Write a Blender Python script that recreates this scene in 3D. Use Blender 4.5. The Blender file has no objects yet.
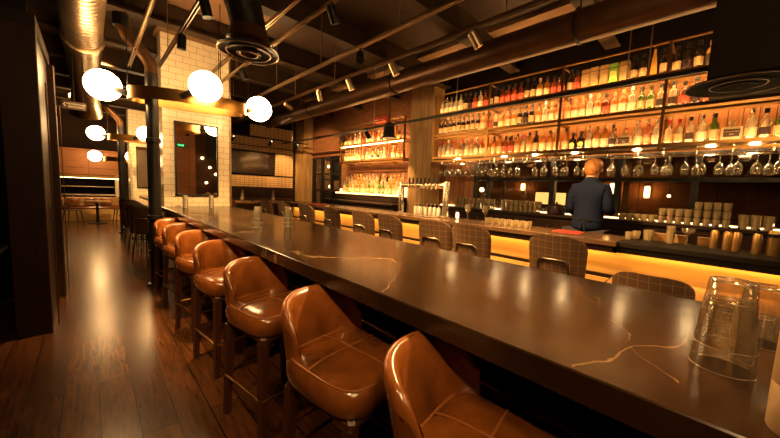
import bpy, math, random
from mathutils import Vector, Matrix
import numpy as np
random.seed(7)
PI = math.pi
sc = bpy.context.scene
col = sc.collection

# ------------------------------------------------------------------ materials
def node_mat(name):
    m = bpy.data.materials.new(name); m.use_nodes = True
    nt = m.node_tree
    return m, nt, nt.nodes, nt.links, nt.nodes['Principled BSDF']
def pm(name, c, rough=.5, metal=0., coat=0., noise=0., nscale=8., bump=0., spec=.5, c2=None, rv=0., stretch=None):
    m, nt, N, L, B = node_mat(name)
    B.inputs['Base Color'].default_value = (*c, 1); B.inputs['Roughness'].default_value = rough
    B.inputs['Metallic'].default_value = metal; B.inputs['Coat Weight'].default_value = coat
    B.inputs['Coat Roughness'].default_value = .15
    B.inputs['Specular IOR Level'].default_value = spec
    if noise or bump or c2 or rv:
        tc = N.new('ShaderNodeTexCoord'); n = N.new('ShaderNodeTexNoise')
        n.inputs['Scale'].default_value = nscale; n.inputs['Detail'].default_value = 5
        mp = N.new('ShaderNodeMapping')
        if stretch: mp.inputs['Scale'].default_value = stretch
        L.new(tc.outputs['Object'], mp.inputs['Vector']); L.new(mp.outputs['Vector'], n.inputs['Vector'])
        if noise or c2:
            r = N.new('ShaderNodeValToRGB')
            d = c2 or tuple(x*(1-noise) for x in c)
            r.color_ramp.elements[0].position = .32; r.color_ramp.elements[1].position = .68
            r.color_ramp.elements[0].color = (*d, 1); r.color_ramp.elements[1].color = (*c, 1)
            L.new(n.outputs['Fac'], r.inputs['Fac']); L.new(r.outputs['Color'], B.inputs['Base Color'])
        if rv:
            mr = N.new('ShaderNodeMapRange'); mr.inputs['To Min'].default_value = rough-rv; mr.inputs['To Max'].default_value = rough+rv
            L.new(n.outputs['Fac'], mr.inputs['Value']); L.new(mr.outputs['Result'], B.inputs['Roughness'])
        if bump:
            b = N.new('ShaderNodeBump'); b.inputs['Strength'].default_value = bump; b.inputs['Distance'].default_value = .01
            L.new(n.outputs['Fac'], b.inputs['Height']); L.new(b.outputs['Normal'], B.inputs['Normal'])
    return m
def emit(name, c, s):
    m, nt, N, L, B = node_mat(name)
    B.inputs['Base Color'].default_value = (*c, 1)
    B.inputs['Emission Color'].default_value = (*c, 1); B.inputs['Emission Strength'].default_value = s
    return m
def bricks(name, c1, c2, mortar, w, h, msize=.006, rough=.5, offset=.5, bump=.4, rot=0., noise=.0, coat=0., bias=0.):
    m, nt, N, L, B = node_mat(name)
    uv = N.new('ShaderNodeUVMap'); mp = N.new('ShaderNodeMapping'); mp.inputs['Rotation'].default_value = (0, 0, rot)
    bt = N.new('ShaderNodeTexBrick'); bt.offset = offset; bt.squash = 1
    bt.inputs['Scale'].default_value = 1; bt.inputs['Mortar Size'].default_value = msize
    bt.inputs['Brick Width'].default_value = w; bt.inputs['Row Height'].default_value = h
    bt.inputs['Mortar Smooth'].default_value = .1; bt.inputs['Bias'].default_value = bias
    for k, c in (('Color1', c1), ('Color2', c2), ('Mortar', mortar)): bt.inputs[k].default_value = (*c, 1)
    L.new(uv.outputs['UV'], mp.inputs['Vector']); L.new(mp.outputs['Vector'], bt.inputs['Vector'])
    out = bt.outputs['Color']
    if noise:
        n = N.new('ShaderNodeTexNoise'); n.inputs['Scale'].default_value = 3; n.inputs['Detail'].default_value = 8; n.inputs['Roughness'].default_value = .65
        m2 = N.new('ShaderNodeMapping'); m2.inputs['Scale'].default_value = (1.2, 14, 1) if rot == 0 else (14, 1.2, 1)
        L.new(uv.outputs['UV'], m2.inputs['Vector']); L.new(m2.outputs['Vector'], n.inputs['Vector'])
        mx = N.new('ShaderNodeMix'); mx.data_type = 'RGBA'; mx.blend_type = 'MULTIPLY'; mx.inputs[0].default_value = noise
        r = N.new('ShaderNodeValToRGB'); r.color_ramp.elements[0].position = .3; r.color_ramp.elements[1].position = .7
        r.color_ramp.elements[0].color = (.25, .2, .18, 1); r.color_ramp.elements[1].color = (1.2, 1.2, 1.2, 1)
        L.new(n.outputs['Fac'], r.inputs['Fac']); L.new(out, mx.inputs[6]); L.new(r.outputs['Color'], mx.inputs[7]); out = mx.outputs[2]
    L.new(out, B.inputs['Base Color']); B.inputs['Specular IOR Level'].default_value = .28
    B.inputs['Roughness'].default_value = rough; B.inputs['Coat Weight'].default_value = coat
    b = N.new('ShaderNodeBump'); b.inputs['Strength'].default_value = bump; b.inputs['Distance'].default_value = .004; b.invert = True
    L.new(bt.outputs['Fac'], b.inputs['Height']); L.new(b.outputs['Normal'], B.inputs['Normal'])
    return m
def glass(name, tint=(1, 1, 1), g=.12, rough=.03, diff=0., dcol=(1, 1, 1)):
    """clear or tinted thin glass: transparent with a fresnel-like gloss, optionally cloudy with its contents"""
    m, nt, N, L, B = node_mat(name); N.remove(B); o = N['Material Output']
    t = N.new('ShaderNodeBsdfTransparent'); t.inputs['Color'].default_value = (*tint, 1)
    gl = N.new('ShaderNodeBsdfGlossy'); gl.inputs['Roughness'].default_value = rough
    lw = N.new('ShaderNodeLayerWeight'); lw.inputs['Blend'].default_value = .35
    mr = N.new('ShaderNodeMapRange'); mr.inputs['To Min'].default_value = g*.5; mr.inputs['To Max'].default_value = min(1, g*5)
    L.new(lw.outputs['Facing'], mr.inputs['Value'])
    mx = N.new('ShaderNodeMixShader'); L.new(mr.outputs['Result'], mx.inputs['Fac'])
    base = t.outputs[0]
    if diff:
        d = N.new('ShaderNodeBsdfTranslucent'); d.inputs['Color'].default_value = (*dcol, 1)
        d2 = N.new('ShaderNodeBsdfDiffuse'); d2.inputs['Color'].default_value = (*dcol, 1)
        md = N.new('ShaderNodeMixShader'); md.inputs['Fac'].default_value = .5
        L.new(d.outputs[0], md.inputs[1]); L.new(d2.outputs[0], md.inputs[2])
        m1 = N.new('ShaderNodeMixShader'); m1.inputs['Fac'].default_value = diff
        L.new(t.outputs[0], m1.inputs[1]); L.new(md.outputs[0], m1.inputs[2]); base = m1.outputs[0]
    L.new(base, mx.inputs[1]); L.new(gl.outputs[0], mx.inputs[2]); L.new(mx.outputs[0], o.inputs['Surface'])
    return m

WARM = (1., .54, .18)
M = {}
M['floor'] = bricks('oak_planks', (.105, .040, .011), (.055, .020, .006), (.005, .003, .002), 2.2, .178, .003, .24, .37, .5, PI/2, .85)
M['tile'] = bricks('cream_tile', (.80, .67, .46), (.77, .64, .43), (.46, .32, .17), .205, .103, .004, .22, .5, .5)
M['band_tile'] = bricks('tan_tile', (.42, .27, .13), (.38, .24, .11), (.13, .07, .03), .13, .065, .006, .4, .0, .4)
M['brick'] = bricks('old_brick', (.30, .115, .045), (.22, .080, .03), (.17, .09, .045), .21, .072, .010, .85, .5, .9, 0, .35)
M['plank_wall'] = bricks('orange_planks', (.36, .15, .045), (.26, .10, .03), (.05, .018, .006), 3., .12, .004, .55, .4, .3, PI/2, .6)
M['panel_wood'] = bricks('panel_wood', (.34, .13, .04), (.30, .11, .035), (.04, .015, .006), 1.1, .62, .006, .5, .0, .3, 0, .5)
M['maple'] = pm('maple_panel', (.62, .36, .10), .45, noise=.25, nscale=3, stretch=(.3, .3, 6))
M['timber'] = pm('rough_timber', (.46, .27, .10), .7, noise=.45, nscale=4, bump=.3, stretch=(4, 4, .4))
M['wood_top'] = pm('oiled_wood', (.38, .20, .07), .35, noise=.3, nscale=6, stretch=(6, .6, 1))
M['legwood'] = pm('dark_stained_wood', (.060, .020, .010), .35, noise=.4, nscale=10, stretch=(4, 4, .5))
M['leather'] = pm('cognac_leather', (.25, .078, .015), .22, noise=.72, nscale=5, bump=.12, coat=.4, rv=.06)
M['dleather'] = pm('dark_brown_leather', (.06, .025, .012), .4, noise=.3, nscale=10)
M['seam'] = pm('tan_stitching', (.26, .09, .02), .5)
M['black'] = pm('black_paint', (.008, .007, .006), .4, spec=.2)
M['blackm'] = pm('black_steel', (.012, .010, .009), .35, .3, noise=.3)
M['void'] = pm('matte_black', (.006, .004, .003), .8, spec=.08)
M['brass'] = pm('brushed_brass', (.34, .175, .05), .32, 1., noise=.15, nscale=30)
M['chrome'] = pm('polished_steel', (.80, .66, .50), .26, 1.)
M['galv'] = pm('galvanised_steel', (.50, .36, .22), .34, 1., noise=.2, nscale=6)
M['coppert'] = pm('bronze_painted_pipe', (.10, .044, .016), .38, .6, noise=.3, nscale=4)
M['ceil'] = pm('dark_deck', (.050, .023, .009), .8, noise=.35, nscale=14, bump=.3)
M['plaster'] = pm('tan_plaster', (.20, .10, .042), .8, noise=.2, nscale=3)
M['beam'] = pm('dark_painted_steel', (.045, .024, .012), .6, spec=.2, noise=.3)
M['trim'] = pm('brown_trim', (.055, .021, .008), .5, spec=.2, noise=.3, stretch=(3, 3, .5))
M['postwood'] = pm('stained_post', (.030, .011, .004), .5, spec=.2, noise=.3, stretch=(3, 3, .5))
M['darkwood'] = pm('dark_wood', (.018, .007, .0035), .4, spec=.2, noise=.4)
M['bar_dark'] = pm('espresso_laminate', (.022, .012, .007), .4, spec=.2, noise=.3)
M['stone'] = pm('brown_stone', (.10, .055, .028), .22, noise=.3, nscale=5)
M['rubber'] = pm('black_rubber', (.012, .010, .008), .6, spec=.08, bump=.3, nscale=90)
M['red'] = pm('red_card', (.55, .03, .02), .5)
M['white'] = pm('white_plastic', (.80, .72, .58), .4)
M['cream'] = pm('cream_paper', (.50, .34, .17), .6, noise=.15, nscale=40)
M['pale'] = pm('pale_paper', (.62, .48, .30), .6, noise=.2, nscale=40)
M['tanpaper'] = pm('tan_paper', (.40, .25, .11), .6, noise=.2, nscale=40)
M['darklabel'] = pm('dark_paper', (.030, .012, .008), .5)
M['redlabel'] = pm('red_paper', (.45, .06, .03), .5)
M['yellow'] = pm('yellow_paper', (.80, .52, .12), .5)
M['capd'] = pm('black_cap', (.012, .010, .01), .35)
M['capr'] = pm('red_wax_cap', (.50, .03, .03), .4)
M['caps'] = pm('silver_cap', (.75, .66, .52), .25, .9)
M['capc'] = pm('cork_cap', (.45, .26, .11), .7)
M['carton'] = pm('tan_carton', (.50, .27, .10), .45, noise=.2)
M['gcarton'] = pm('green_carton', (.22, .40, .05), .45)
M['goldtin'] = pm('gold_tin', (.66, .38, .13), .32, .85, noise=.15, nscale=20)
M['navy'] = pm('navy_cotton', (.009, .014, .038), .8, spec=.08, noise=.3, nscale=30, bump=.1)
M['trouser'] = pm('charcoal_cotton', (.016, .015, .017), .85)
M['apron'] = pm('dark_apron', (.016, .017, .026), .8, spec=.08)
M['skin'] = pm('skin', (.56, .27, .14), .5)
M['hair'] = pm('ginger_hair', (.50, .19, .045), .5, noise=.5, nscale=40, bump=.5)
M['eye'] = pm('eye', (.1, .08, .06), .2)
M['frosted'] = emit('glowing_opal_glass', (1., .60, .24), 17.)
M['bulb'] = emit('lamp_face', (1., .66, .30), 42.)
M['bulb_soft'] = emit('lamp_face_soft', (1., .55, .2), 9.)
M['led'] = emit('led_strip', (1., .57, .19), 21.)
M['led_bar'] = emit('bar_led_strip', (1., .50, .12), 14.)
M['led_soft'] = emit('led_strip_soft', (1., .57, .2), 7.)
M['lit_shelf'] = emit('backlit_acrylic', (1., .60, .24), 1.0)
M['sconce'] = emit('sconce_glow', (1., .55, .16), 10.)
M['lightbox'] = emit('lit_amber_panel', (1., .55, .15), 1.0)
M['candle'] = emit('candle_glow', (1., .70, .35), 4.)
M['exit'] = emit('green_sign_face', (.1, 1., .3), 1.2)
M['pane'] = glass('window_pane', (.75, .72, .68), .10)
M['clear'] = glass('clear_glass', (.93, .90, .84), .16)
M['real'] = pm('solid_glass', (1., .97, .92), .02)
for k_, v_ in (('Transmission Weight', 1.), ('IOR', 1.48)): M['real'].node_tree.nodes['Principled BSDF'].inputs[k_].default_value = v_
M['mist'] = glass('washed_glass', (.92, .86, .74), .34, .05, .36, (1., .82, .50))
M['stemglass'] = glass('stemware_glass', (.92, .87, .78), .30, .05, .15, (1., .9, .68))
M['soft'] = glass('thick_clear_glass', (.95, .91, .84), .13, .04, .05, (.95, .85, .68))
M['milk'] = glass('bright_washed_glass', (.92, .87, .76), .24, .06, .34, (1., .92, .75))
M['rim_glint'] = glass('glass_rim_glint', (.9, .85, .75), .25, .08, .75, (1., .93, .78))  # whitened rings that paint the refracted glint onto glass edges
M['b_clear'] = glass('bottle_clear', (.92, .84, .70), .16, .05, .34, (.98, .86, .64))
M['b_amber'] = glass('bottle_amber', (.80, .38, .07), .12, .05, .55, (.85, .40, .07))
M['b_red'] = glass('bottle_cognac', (.55, .12, .03), .12, .05, .6, (.42, .09, .025))
M['b_green'] = glass('bottle_green', (.30, .48, .06), .12, .05, .5, (.22, .36, .04))
M['b_pink'] = glass('bottle_rose', (.88, .46, .28), .12, .05, .5, (.90, .45, .26))
M['b_dark'] = pm('bottle_dark', (.018, .010, .006), .12, coat=.6)
M['b_gold'] = glass('bottle_gold', (.9, .6, .15), .15, .05, .6, (.95, .62, .15))
M['mirror'] = pm('mirror_glass', (.82, .80, .76), .02, 1.)
M['tv'] = pm('screen_glass', (.006, .005, .005), .08, coat=1.)

VEINS = [((.88, .94), (1.95, 1.62), .008, .16), ((1.0, 1.28), (1.95, 1.50), .003, .2), ((.88, .22), (1.35, .02), .006, .12), ((1.0, .02), (1.92, .55), .003, .2), ((1.2, 2.4), (1.9, 3.4), .004, .25), ((.9, 3.2), (1.9, 4.2), .004, .3), ((1.86, .62), (1.45, .25), .004, .12)]
def marble():
    m, nt, N, L, B = node_mat('dark_veined_marble')
    tc = N.new('ShaderNodeTexCoord')
    n = N.new('ShaderNodeTexNoise'); n.inputs['Scale'].default_value = .9; n.inputs['Detail'].default_value = 6; n.inputs['Roughness'].default_value = .58; n.inputs['Distortion'].default_value = .6
    L.new(tc.outputs['Object'], n.inputs['Vector'])
    r = N.new('ShaderNodeValToRGB'); e = r.color_ramp.elements
    e[0].position = .478; e[0].color = (0, 0, 0, 1); e[1].position = .522; e[1].color = (0, 0, 0, 1)
    k = e.new(.500); k.color = (1, 1, 1, 1); k = e.new(.490); k.color = (.12, .12, .12, 1); k = e.new(.510); k.color = (.12, .12, .12, 1)
    L.new(n.outputs['Fac'], r.inputs['Fac'])
    n2 = N.new('ShaderNodeTexNoise'); n2.inputs['Scale'].default_value = 1.6; n2.inputs['Detail'].default_value = 2
    L.new(tc.outputs['Object'], n2.inputs['Vector'])
    r2 = N.new('ShaderNodeValToRGB'); r2.color_ramp.elements[0].position = .42; r2.color_ramp.elements[1].position = .60
    L.new(n2.outputs['Fac'], r2.inputs['Fac'])
    mu = N.new('ShaderNodeMath'); mu.operation = 'MULTIPLY'; L.new(r.outputs['Color'], mu.inputs[0]); L.new(r2.outputs['Color'], mu.inputs[1])
    n3 = N.new('ShaderNodeTexNoise'); n3.inputs['Scale'].default_value = 5; n3.inputs['Detail'].default_value = 8
    L.new(tc.outputs['Object'], n3.inputs['Vector'])
    r3 = N.new('ShaderNodeValToRGB'); r3.color_ramp.elements[0].color = (.014, .007, .003, 1); r3.color_ramp.elements[1].color = (.040, .019, .008, 1)
    L.new(n3.outputs['Fac'], r3.inputs['Fac'])
    # a few long pale veins: wavering lines across the slab (start, end in metres)
    sp = N.new('ShaderNodeSeparateXYZ'); L.new(tc.outputs['Object'], sp.inputs[0])
    nw = N.new('ShaderNodeTexNoise'); nw.inputs['Scale'].default_value = 4.5; nw.inputs['Detail'].default_value = 6; L.new(tc.outputs['Object'], nw.inputs['Vector'])
    def mth(op, a, b, c=None):
        q = N.new('ShaderNodeMath'); q.operation = op
        for i, v in enumerate((a, b, c)):
            if v is None: continue
            if isinstance(v, (int, float)): q.inputs[i].default_value = v
            else: L.new(v, q.inputs[i])
        return q.outputs[0]
    acc = mu.outputs[0]
    for (xa, ya), (xb, yb), wd_, amp in VEINS:
        dx, dy = xb-xa, yb-ya; ln = math.hypot(dx, dy); dx, dy = dx/ln, dy/ln
        al = mth('ADD', mth('MULTIPLY', sp.outputs[0], dx), mth('ADD', mth('MULTIPLY', sp.outputs[1], dy), -(xa*dx+ya*dy)))
        ac = mth('ADD', mth('MULTIPLY', sp.outputs[0], -dy), mth('ADD', mth('MULTIPLY', sp.outputs[1], dx), xa*dy-ya*dx))
        ac = mth('ABSOLUTE', mth('ADD', ac, mth('MULTIPLY', mth('SUBTRACT', nw.outputs['Fac'], .5), amp)), None)
        mask = mth('SUBTRACT', 1., mth('DIVIDE', ac, wd_))
        mask = mth('MAXIMUM', mask, 0.)
        mask = mth('MULTIPLY', mask, mth('MULTIPLY', mth('GREATER_THAN', al, 0.), mth('LESS_THAN', al, ln)))
        acc = mth('MAXIMUM', acc, mth('MULTIPLY', mask, mth('MULTIPLY', nw.outputs['Fac'], .9)))
    mx = N.new('ShaderNodeMix'); mx.data_type = 'RGBA'; mx.inputs[7].default_value = (.30, .19, .09, 1)
    L.new(acc, mx.inputs[0]); L.new(r3.outputs['Color'], mx.inputs[6]); L.new(mx.outputs[2], B.inputs['Base Color'])
    mr = N.new('ShaderNodeMapRange'); mr.inputs['To Min'].default_value = .15; mr.inputs['To Max'].default_value = .21; B.inputs['Specular IOR Level'].default_value = .36
    L.new(n3.outputs['Fac'], mr.inputs['Value']); L.new(mr.outputs['Result'], B.inputs['Roughness'])
    return m
M['marble'] = marble()
def plaid():
    m, nt, N, L, B = node_mat('brown_windowpane_tweed')
    uv = N.new('ShaderNodeUVMap'); sp = N.new('ShaderNodeSeparateXYZ'); L.new(uv.outputs['UV'], sp.inputs[0])
    outs = []
    for ax in (0, 1):
        a = N.new('ShaderNodeMath'); a.operation = 'DIVIDE'; a.inputs[1].default_value = .062; L.new(sp.outputs[ax], a.inputs[0])
        f = N.new('ShaderNodeMath'); f.operation = 'FRACT'; L.new(a.outputs[0], f.inputs[0])
        l = N.new('ShaderNodeMath'); l.operation = 'LESS_THAN'; l.inputs[1].default_value = .085; L.new(f.outputs[0], l.inputs[0]); outs.append(l)
    mxm = N.new('ShaderNodeMath'); mxm.operation = 'MAXIMUM'; L.new(outs[0].outputs[0], mxm.inputs[0]); L.new(outs[1].outputs[0], mxm.inputs[1])
    s = N.new('ShaderNodeMath'); s.operation = 'MULTIPLY'; s.inputs[1].default_value = .36; L.new(mxm.outputs[0], s.inputs[0])
    mx = N.new('ShaderNodeMix'); mx.data_type = 'RGBA'; mx.inputs[6].default_value = (.135, .066, .026, 1); mx.inputs[7].default_value = (.48, .30, .14, 1)
    L.new(s.outputs[0], mx.inputs[0]); L.new(mx.outputs[2], B.inputs['Base Color']); B.inputs['Roughness'].default_value = .85
    return m
M['plaid'] = plaid()
def ribbed(name, axis, pitch, c, rough=.32):
    m, nt, N, L, B = node_mat(name)
    B.inputs['Base Color'].default_value = (*c, 1); B.inputs['Metallic'].default_value = 1; B.inputs['Roughness'].default_value = rough
    return m

# ------------------------------------------------------------------ mesh builder
class MB:
    def __init__(s): s.v = []; s.f = []; s.sm = []
    def add(s, vs, fs, smooth=False):
        o = len(s.v); s.v += [tuple(p) for p in vs]
        for f in fs: s.f.append(tuple(i+o for i in f)); s.sm.append(smooth)
        return s
    def box(s, x0, x1, y0, y1, z0, z1, b=0.):
        if b <= 0:
            vs = [(x, y, z) for z in (z0, z1) for y in (y0, y1) for x in (x0, x1)]
            return s.add(vs, [(0, 2, 3, 1), (4, 5, 7, 6), (0, 1, 5, 4), (2, 6, 7, 3), (0, 4, 6, 2), (1, 3, 7, 5)])
        b = min(b, (x1-x0)*.45, (y1-y0)*.45, (z1-z0)*.45)
        rings = []
        def ring(i, z): return [(x0+i+b, y0+i, z), (x1-i-b, y0+i, z), (x1-i, y0+i+b, z), (x1-i, y1-i-b, z), (x1-i-b, y1-i, z), (x0+i+b, y1-i, z), (x0+i, y1-i-b, z), (x0+i, y0+i+b, z)]
        return s.loft([ring(b*.7, z0), ring(0, z0+b*.7), ring(0, z1-b*.7), ring(b*.7, z1)], False)
    def loft(s, rings, smooth=True, close=True, caps=True):
        n = len(rings[0]); vs = [p for r in rings for p in r]; fs = []
        for i in range(len(rings)-1):
            for j in range(n if close else n-1):
                k = (j+1) % n; fs.append((i*n+j, i*n+k, (i+1)*n+k, (i+1)*n+j))
        if caps and close:
            fs.append(tuple(range(n-1, -1, -1))); fs.append(tuple((len(rings)-1)*n+j for j in range(n)))
        return s.add(vs, fs, smooth)
    def tube(s, pts, r, n=8, closed=False, caps=True):
        pts = [Vector(p) for p in pts]; m = len(pts); rings = []
        rr = r if isinstance(r, (list, tuple)) else [r]*m
        up = None
        for i, p in enumerate(pts):
            if closed: t = (pts[(i+1) % m]-pts[i-1])
            else: t = (pts[min(i+1, m-1)]-pts[max(i-1, 0)])
            t.normalize()
            if up is None:
                up = Vector((0, 0, 1)) if abs(t.z) < .9 else Vector((1, 0, 0))
            a = t.cross(up); a.normalize(); b = a.cross(t); up = b
            k = 1.
            rings.append([p+(a*math.cos(2*PI*j/n)+b*math.sin(2*PI*j/n))*rr[i] for j in range(n)])
        if closed: rings.append(rings[0])
        return s.loft(rings, True, True, caps and not closed)
    def lathe(s, prof, c=(0, 0, 0), n=16, axis='z', smooth=True):
        rings = []
        for r, z in prof:
            ring = []
            for j in range(n):
                a = 2*PI*j/n; x, y = max(r, 1e-4)*math.cos(a), max(r, 1e-4)*math.sin(a)
                if axis == 'z': q = (c[0]+x, c[1]+y, c[2]+z)
                elif axis == 'y': q = (c[0]+y, c[1]+z, c[2]+x)
                else: q = (c[0]+z, c[1]+x, c[2]+y)
                ring.append(q)
            rings.append(ring)
        return s.loft(rings, smooth)
    def build(s, name, mat, parent=None, loc=None, ang=38):
        me = bpy.data.meshes.new(name); me.from_pydata(s.v, [], s.f)
        me.polygons.foreach_set('use_smooth', s.sm)
        me.validate(); me.update()
        uv = me.uv_layers.new(name='UVMap')
        co = np.array([v.co[:] for v in me.vertices]); 
        nl = len(me.loops); li = np.zeros(nl, int); me.loops.foreach_get('vertex_index', li)
        uvs = np.zeros((nl, 2))
        for p in me.polygons:
            nx, ny, nz = abs(p.normal.x), abs(p.normal.y), abs(p.normal.z)
            ix = (1, 2) if nx >= ny and nx >= nz else ((0, 2) if ny >= nz else (0, 1))
            a, b = p.loop_start, p.loop_start+p.loop_total
            uvs[a:b] = co[li[a:b]][:, ix]
        uv.data.foreach_set('uv', uvs.ravel())
        if any(s.sm): me.set_sharp_from_angle(angle=math.radians(ang))
        me.materials.append(mat)
        o = bpy.data.objects.new(name, me); col.objects.link(o)
        if parent: o.parent = parent
        if loc: o.location = loc
        return o
def bx(*a, **k): return MB().box(*a, **k)
def tag(o, label, cat, group=None, kind=None):
    o['label'] = label; o['category'] = cat
    if group: o['group'] = group
    if kind: o['kind'] = kind
    return o
def thing(name, label, cat, loc=(0, 0, 0), rz=0., group=None):
    o = bpy.data.objects.new(name, None); col.objects.link(o); o.location = loc; o.rotation_euler = (0, 0, rz)
    o.empty_display_size = .1
    return tag(o, label, cat, group)
def struct(name, mb, mat, parent=None):
    o = mb.build(name, mat, parent)
    if not parent: o['kind'] = 'structure'
    return o
def copy_tree(o, parent=None):
    c = o.copy(); col.objects.link(c); c.parent = parent
    for ch in list(o.children): copy_tree(ch, c)
    return c
def lamp(name, kind, loc, energy, color=WARM, **k):
    l = bpy.data.lights.new(name, kind); l.energy = energy; l.color = color
    for a, b in k.items(): setattr(l, a, b)
    o = bpy.data.objects.new(name, l); col.objects.link(o); o.location = loc
    return o
def aim(o, tgt):
    o.rotation_euler = (Vector(tgt)-o.location).to_track_quat('-Z', 'Y').to_euler()
ORD = ['first', 'second', 'third', 'fourth', 'fifth', 'sixth', 'seventh', 'eighth', 'ninth', 'tenth', 'eleventh', 'twelfth', 'thirteenth', 'fourteenth', 'fifteenth', 'sixteenth']
def text_mesh(s, size, mat, parent, mtx, name):
    cu = bpy.data.curves.new('t', 'FONT'); cu.body = s; cu.size = size; cu.align_x = 'CENTER'; cu.align_y = 'CENTER'; cu.extrude = .0012; cu.resolution_u = 2
    o = bpy.data.objects.new('t', cu); col.objects.link(o)
    me = bpy.data.meshes.new_from_object(o.evaluated_get(bpy.context.evaluated_depsgraph_get()))
    bpy.data.objects.remove(o); me.name = name; me.materials.clear(); me.materials.append(mat); me.transform(mtx)
    q = bpy.data.objects.new(name, me); col.objects.link(q); q.parent = parent
    return q

# ------------------------------------------------------------------ camera
f, yaw, pit, rol = 312.1, math.radians(43.95), math.radians(5.27), math.radians(2.36)
fwd = Vector((math.sin(yaw)*math.cos(pit), math.cos(yaw)*math.cos(pit), -math.sin(pit)))
r0 = Vector((math.cos(yaw), -math.sin(yaw), 0)); u0 = r0.cross(fwd)
ri = r0*math.cos(rol)+u0*math.sin(rol); up = -r0*math.sin(rol)+u0*math.cos(rol)
cd = bpy.data.cameras.new('camera'); cam = bpy.data.objects.new('camera', cd); col.objects.link(cam)
cam.matrix_world = Matrix(((ri.x, up.x, -fwd.x, 0), (ri.y, up.y, -fwd.y, 0), (ri.z, up.z, -fwd.z, 1.5), (0, 0, 0, 1)))
cd.sensor_width = 36; cd.lens = f/780*36; cd.clip_start = .03; cd.clip_end = 100
sc.camera = cam

# ------------------------------------------------------------------ room shell
XW = 5.35
struct('floor', bx(-4, 8.1, -4, 18.2, -.1, 0), M['floor'])
struct('ceiling', bx(-4, 8.1, -4, 18.2, 3.95, 4.05), M['ceil'])
struct('wall_left', bx(-3.1, -3, -4, 18.2, 0, 3.95), M['void'])
struct('wall_rear', bx(-4, 8.1, -4, -3.9, 0, 3.95), M['trim'])
struct('wall_outer', bx(8.0, 8.1, -3.9, 9.95, 0, 3.95), M['panel_wood'])
# right wall: brick at the far end, planks behind the bottles, window openings
w = MB(); w.box(XW, XW+.12, 9.31, 9.95, 0, 3.95); w.box(XW, XW+.12, 7.69, 9.31, 2.44, 3.95); w.box(XW, XW+.12, 7.69, 9.31, 0, .85)
w.box(XW, XW+.12, 4.6, 7.69, 0, 3.95)
struct('wall_brick', w, M['brick'])
w = MB(); w.box(XW, XW+.12, -3.9, 4.6, 2.12, 3.05); w.box(XW, XW+.12, 3.25, 4.6, 0, 2.12); w.box(XW, XW+.12, -3.9, 3.25, 0, 1.22); w.box(XW, XW+.12, -3.9, -2.6, 1.22, 2.12)
struct('wall_right', w, M['plank_wall'])
struct('wall_upper', bx(XW, XW+.12, -3.9, 4.6, 3.05, 3.95), M['void'])  # wall colour darkened to stand for the unlit zone above the shelf
# back wall with tile bands, far wall
w = MB(); w.box(2.0, 5.35, 9.95, 10.05, 0, 3.95); w.box(2.0, 2.1, 10.05, 18.2, 0, 3.95)
struct('wall_back', w, M['void'])
struct('wall_far', bx(-4, 2.1, 18.1, 18.2, 0, 3.95), M['trim'])
for i, (x0, x1, z0, z1) in enumerate([(2.1, 4.93, 1.43, 1.77), (4.33, 4.93, 1.81, 2.5), (2.1, 4.93, 2.53, 2.66), (2.9, 4.93, 2.69, 2.95), (3.55, 4.93, 2.98, 3.32)]):
    struct('trim_%d' % (i+1), bx(x0, x1, 9.90, 9.95, z0, z1), M['band_tile'])
struct('trim_6', bx(4.93, 5.0, 9.86, 9.95, 0, 3.95), M['blackm'])
struct('trim_7', bx(2.1, 4.93, 9.88, 9.95, 0, 1.42), M['darkwood'])
o = bx(5.02, 5.349, 9.35, 9.94, 0, 3.95).build('timber_column', M['timber']); tag(o, 'pale timber corner column between tiled back wall and brick wall', 'column')
o = bx(5.02, 5.349, 4.08, 4.70, 0, 3.95).build('timber_column', M['timber']); tag(o, 'broad pale timber column between the two bottle shelves', 'column')
struct('trim_10', bx(2.75, 3.55, -3.9, -3.86, 0, 3.95), M['panel_wood'])
# windows
def window(idx, y0, y1, z0, z1, posts, rails):
    fr = MB()
    for y in [y0, y1]+posts: fr.box(XW-.02, XW+.1, y-.035, y+.035, z0, z1)
    for z in [z0, z1]+rails: fr.box(XW-.015, XW+.09, y0, y1, z-.025, z+.025)
    o = struct('window_%d' % idx, fr, M['blackm'])
    p = bx(XW+.03, XW+.036, y0, y1, z0, z1).build('pane', M['pane'], o)
window(1, -2.6, 3.22, 1.24, 2.1, [-.65, .2, .98, 1.84, 2.95], [1.78])
window(2, 7.72, 9.28, .88, 2.43, [8.22, 8.76], [1.40, 1.92])
for y in (2.76, .90): tag(bx(XW+.13, XW+.20, y-.03, y+.03, 0, 3.95).build('timber_post', M['timber']), 'slim tan timber post behind the window glass, %s' % ('nearer the taps' if y > 2 else 'right of the bartender'), 'post')
# ceiling beams along X and a lighter soffit
for i, y in enumerate([-1.6, -.2, 1.2, 2.6, 4.0, 5.4, 6.8, 8.2, 9.6, 11, 12.4, 13.8]):
    b = MB(); b.box(-3, XW-.01, y-.012, y+.012, 3.62, 3.95); b.box(-3, XW-.01, y-.09, y+.09, 3.60, 3.625)
    struct('trim_%d' % (20+i), b, M['beam'])
struct('trim_8', bx(.84, 2.0, 2.75, 7.1, 3.90, 3.95), M['plaster'])
struct('trim_9', bx(4.35, XW-.002, -1.5, 9.3, 3.88, 3.95), M['plaster'])

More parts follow.
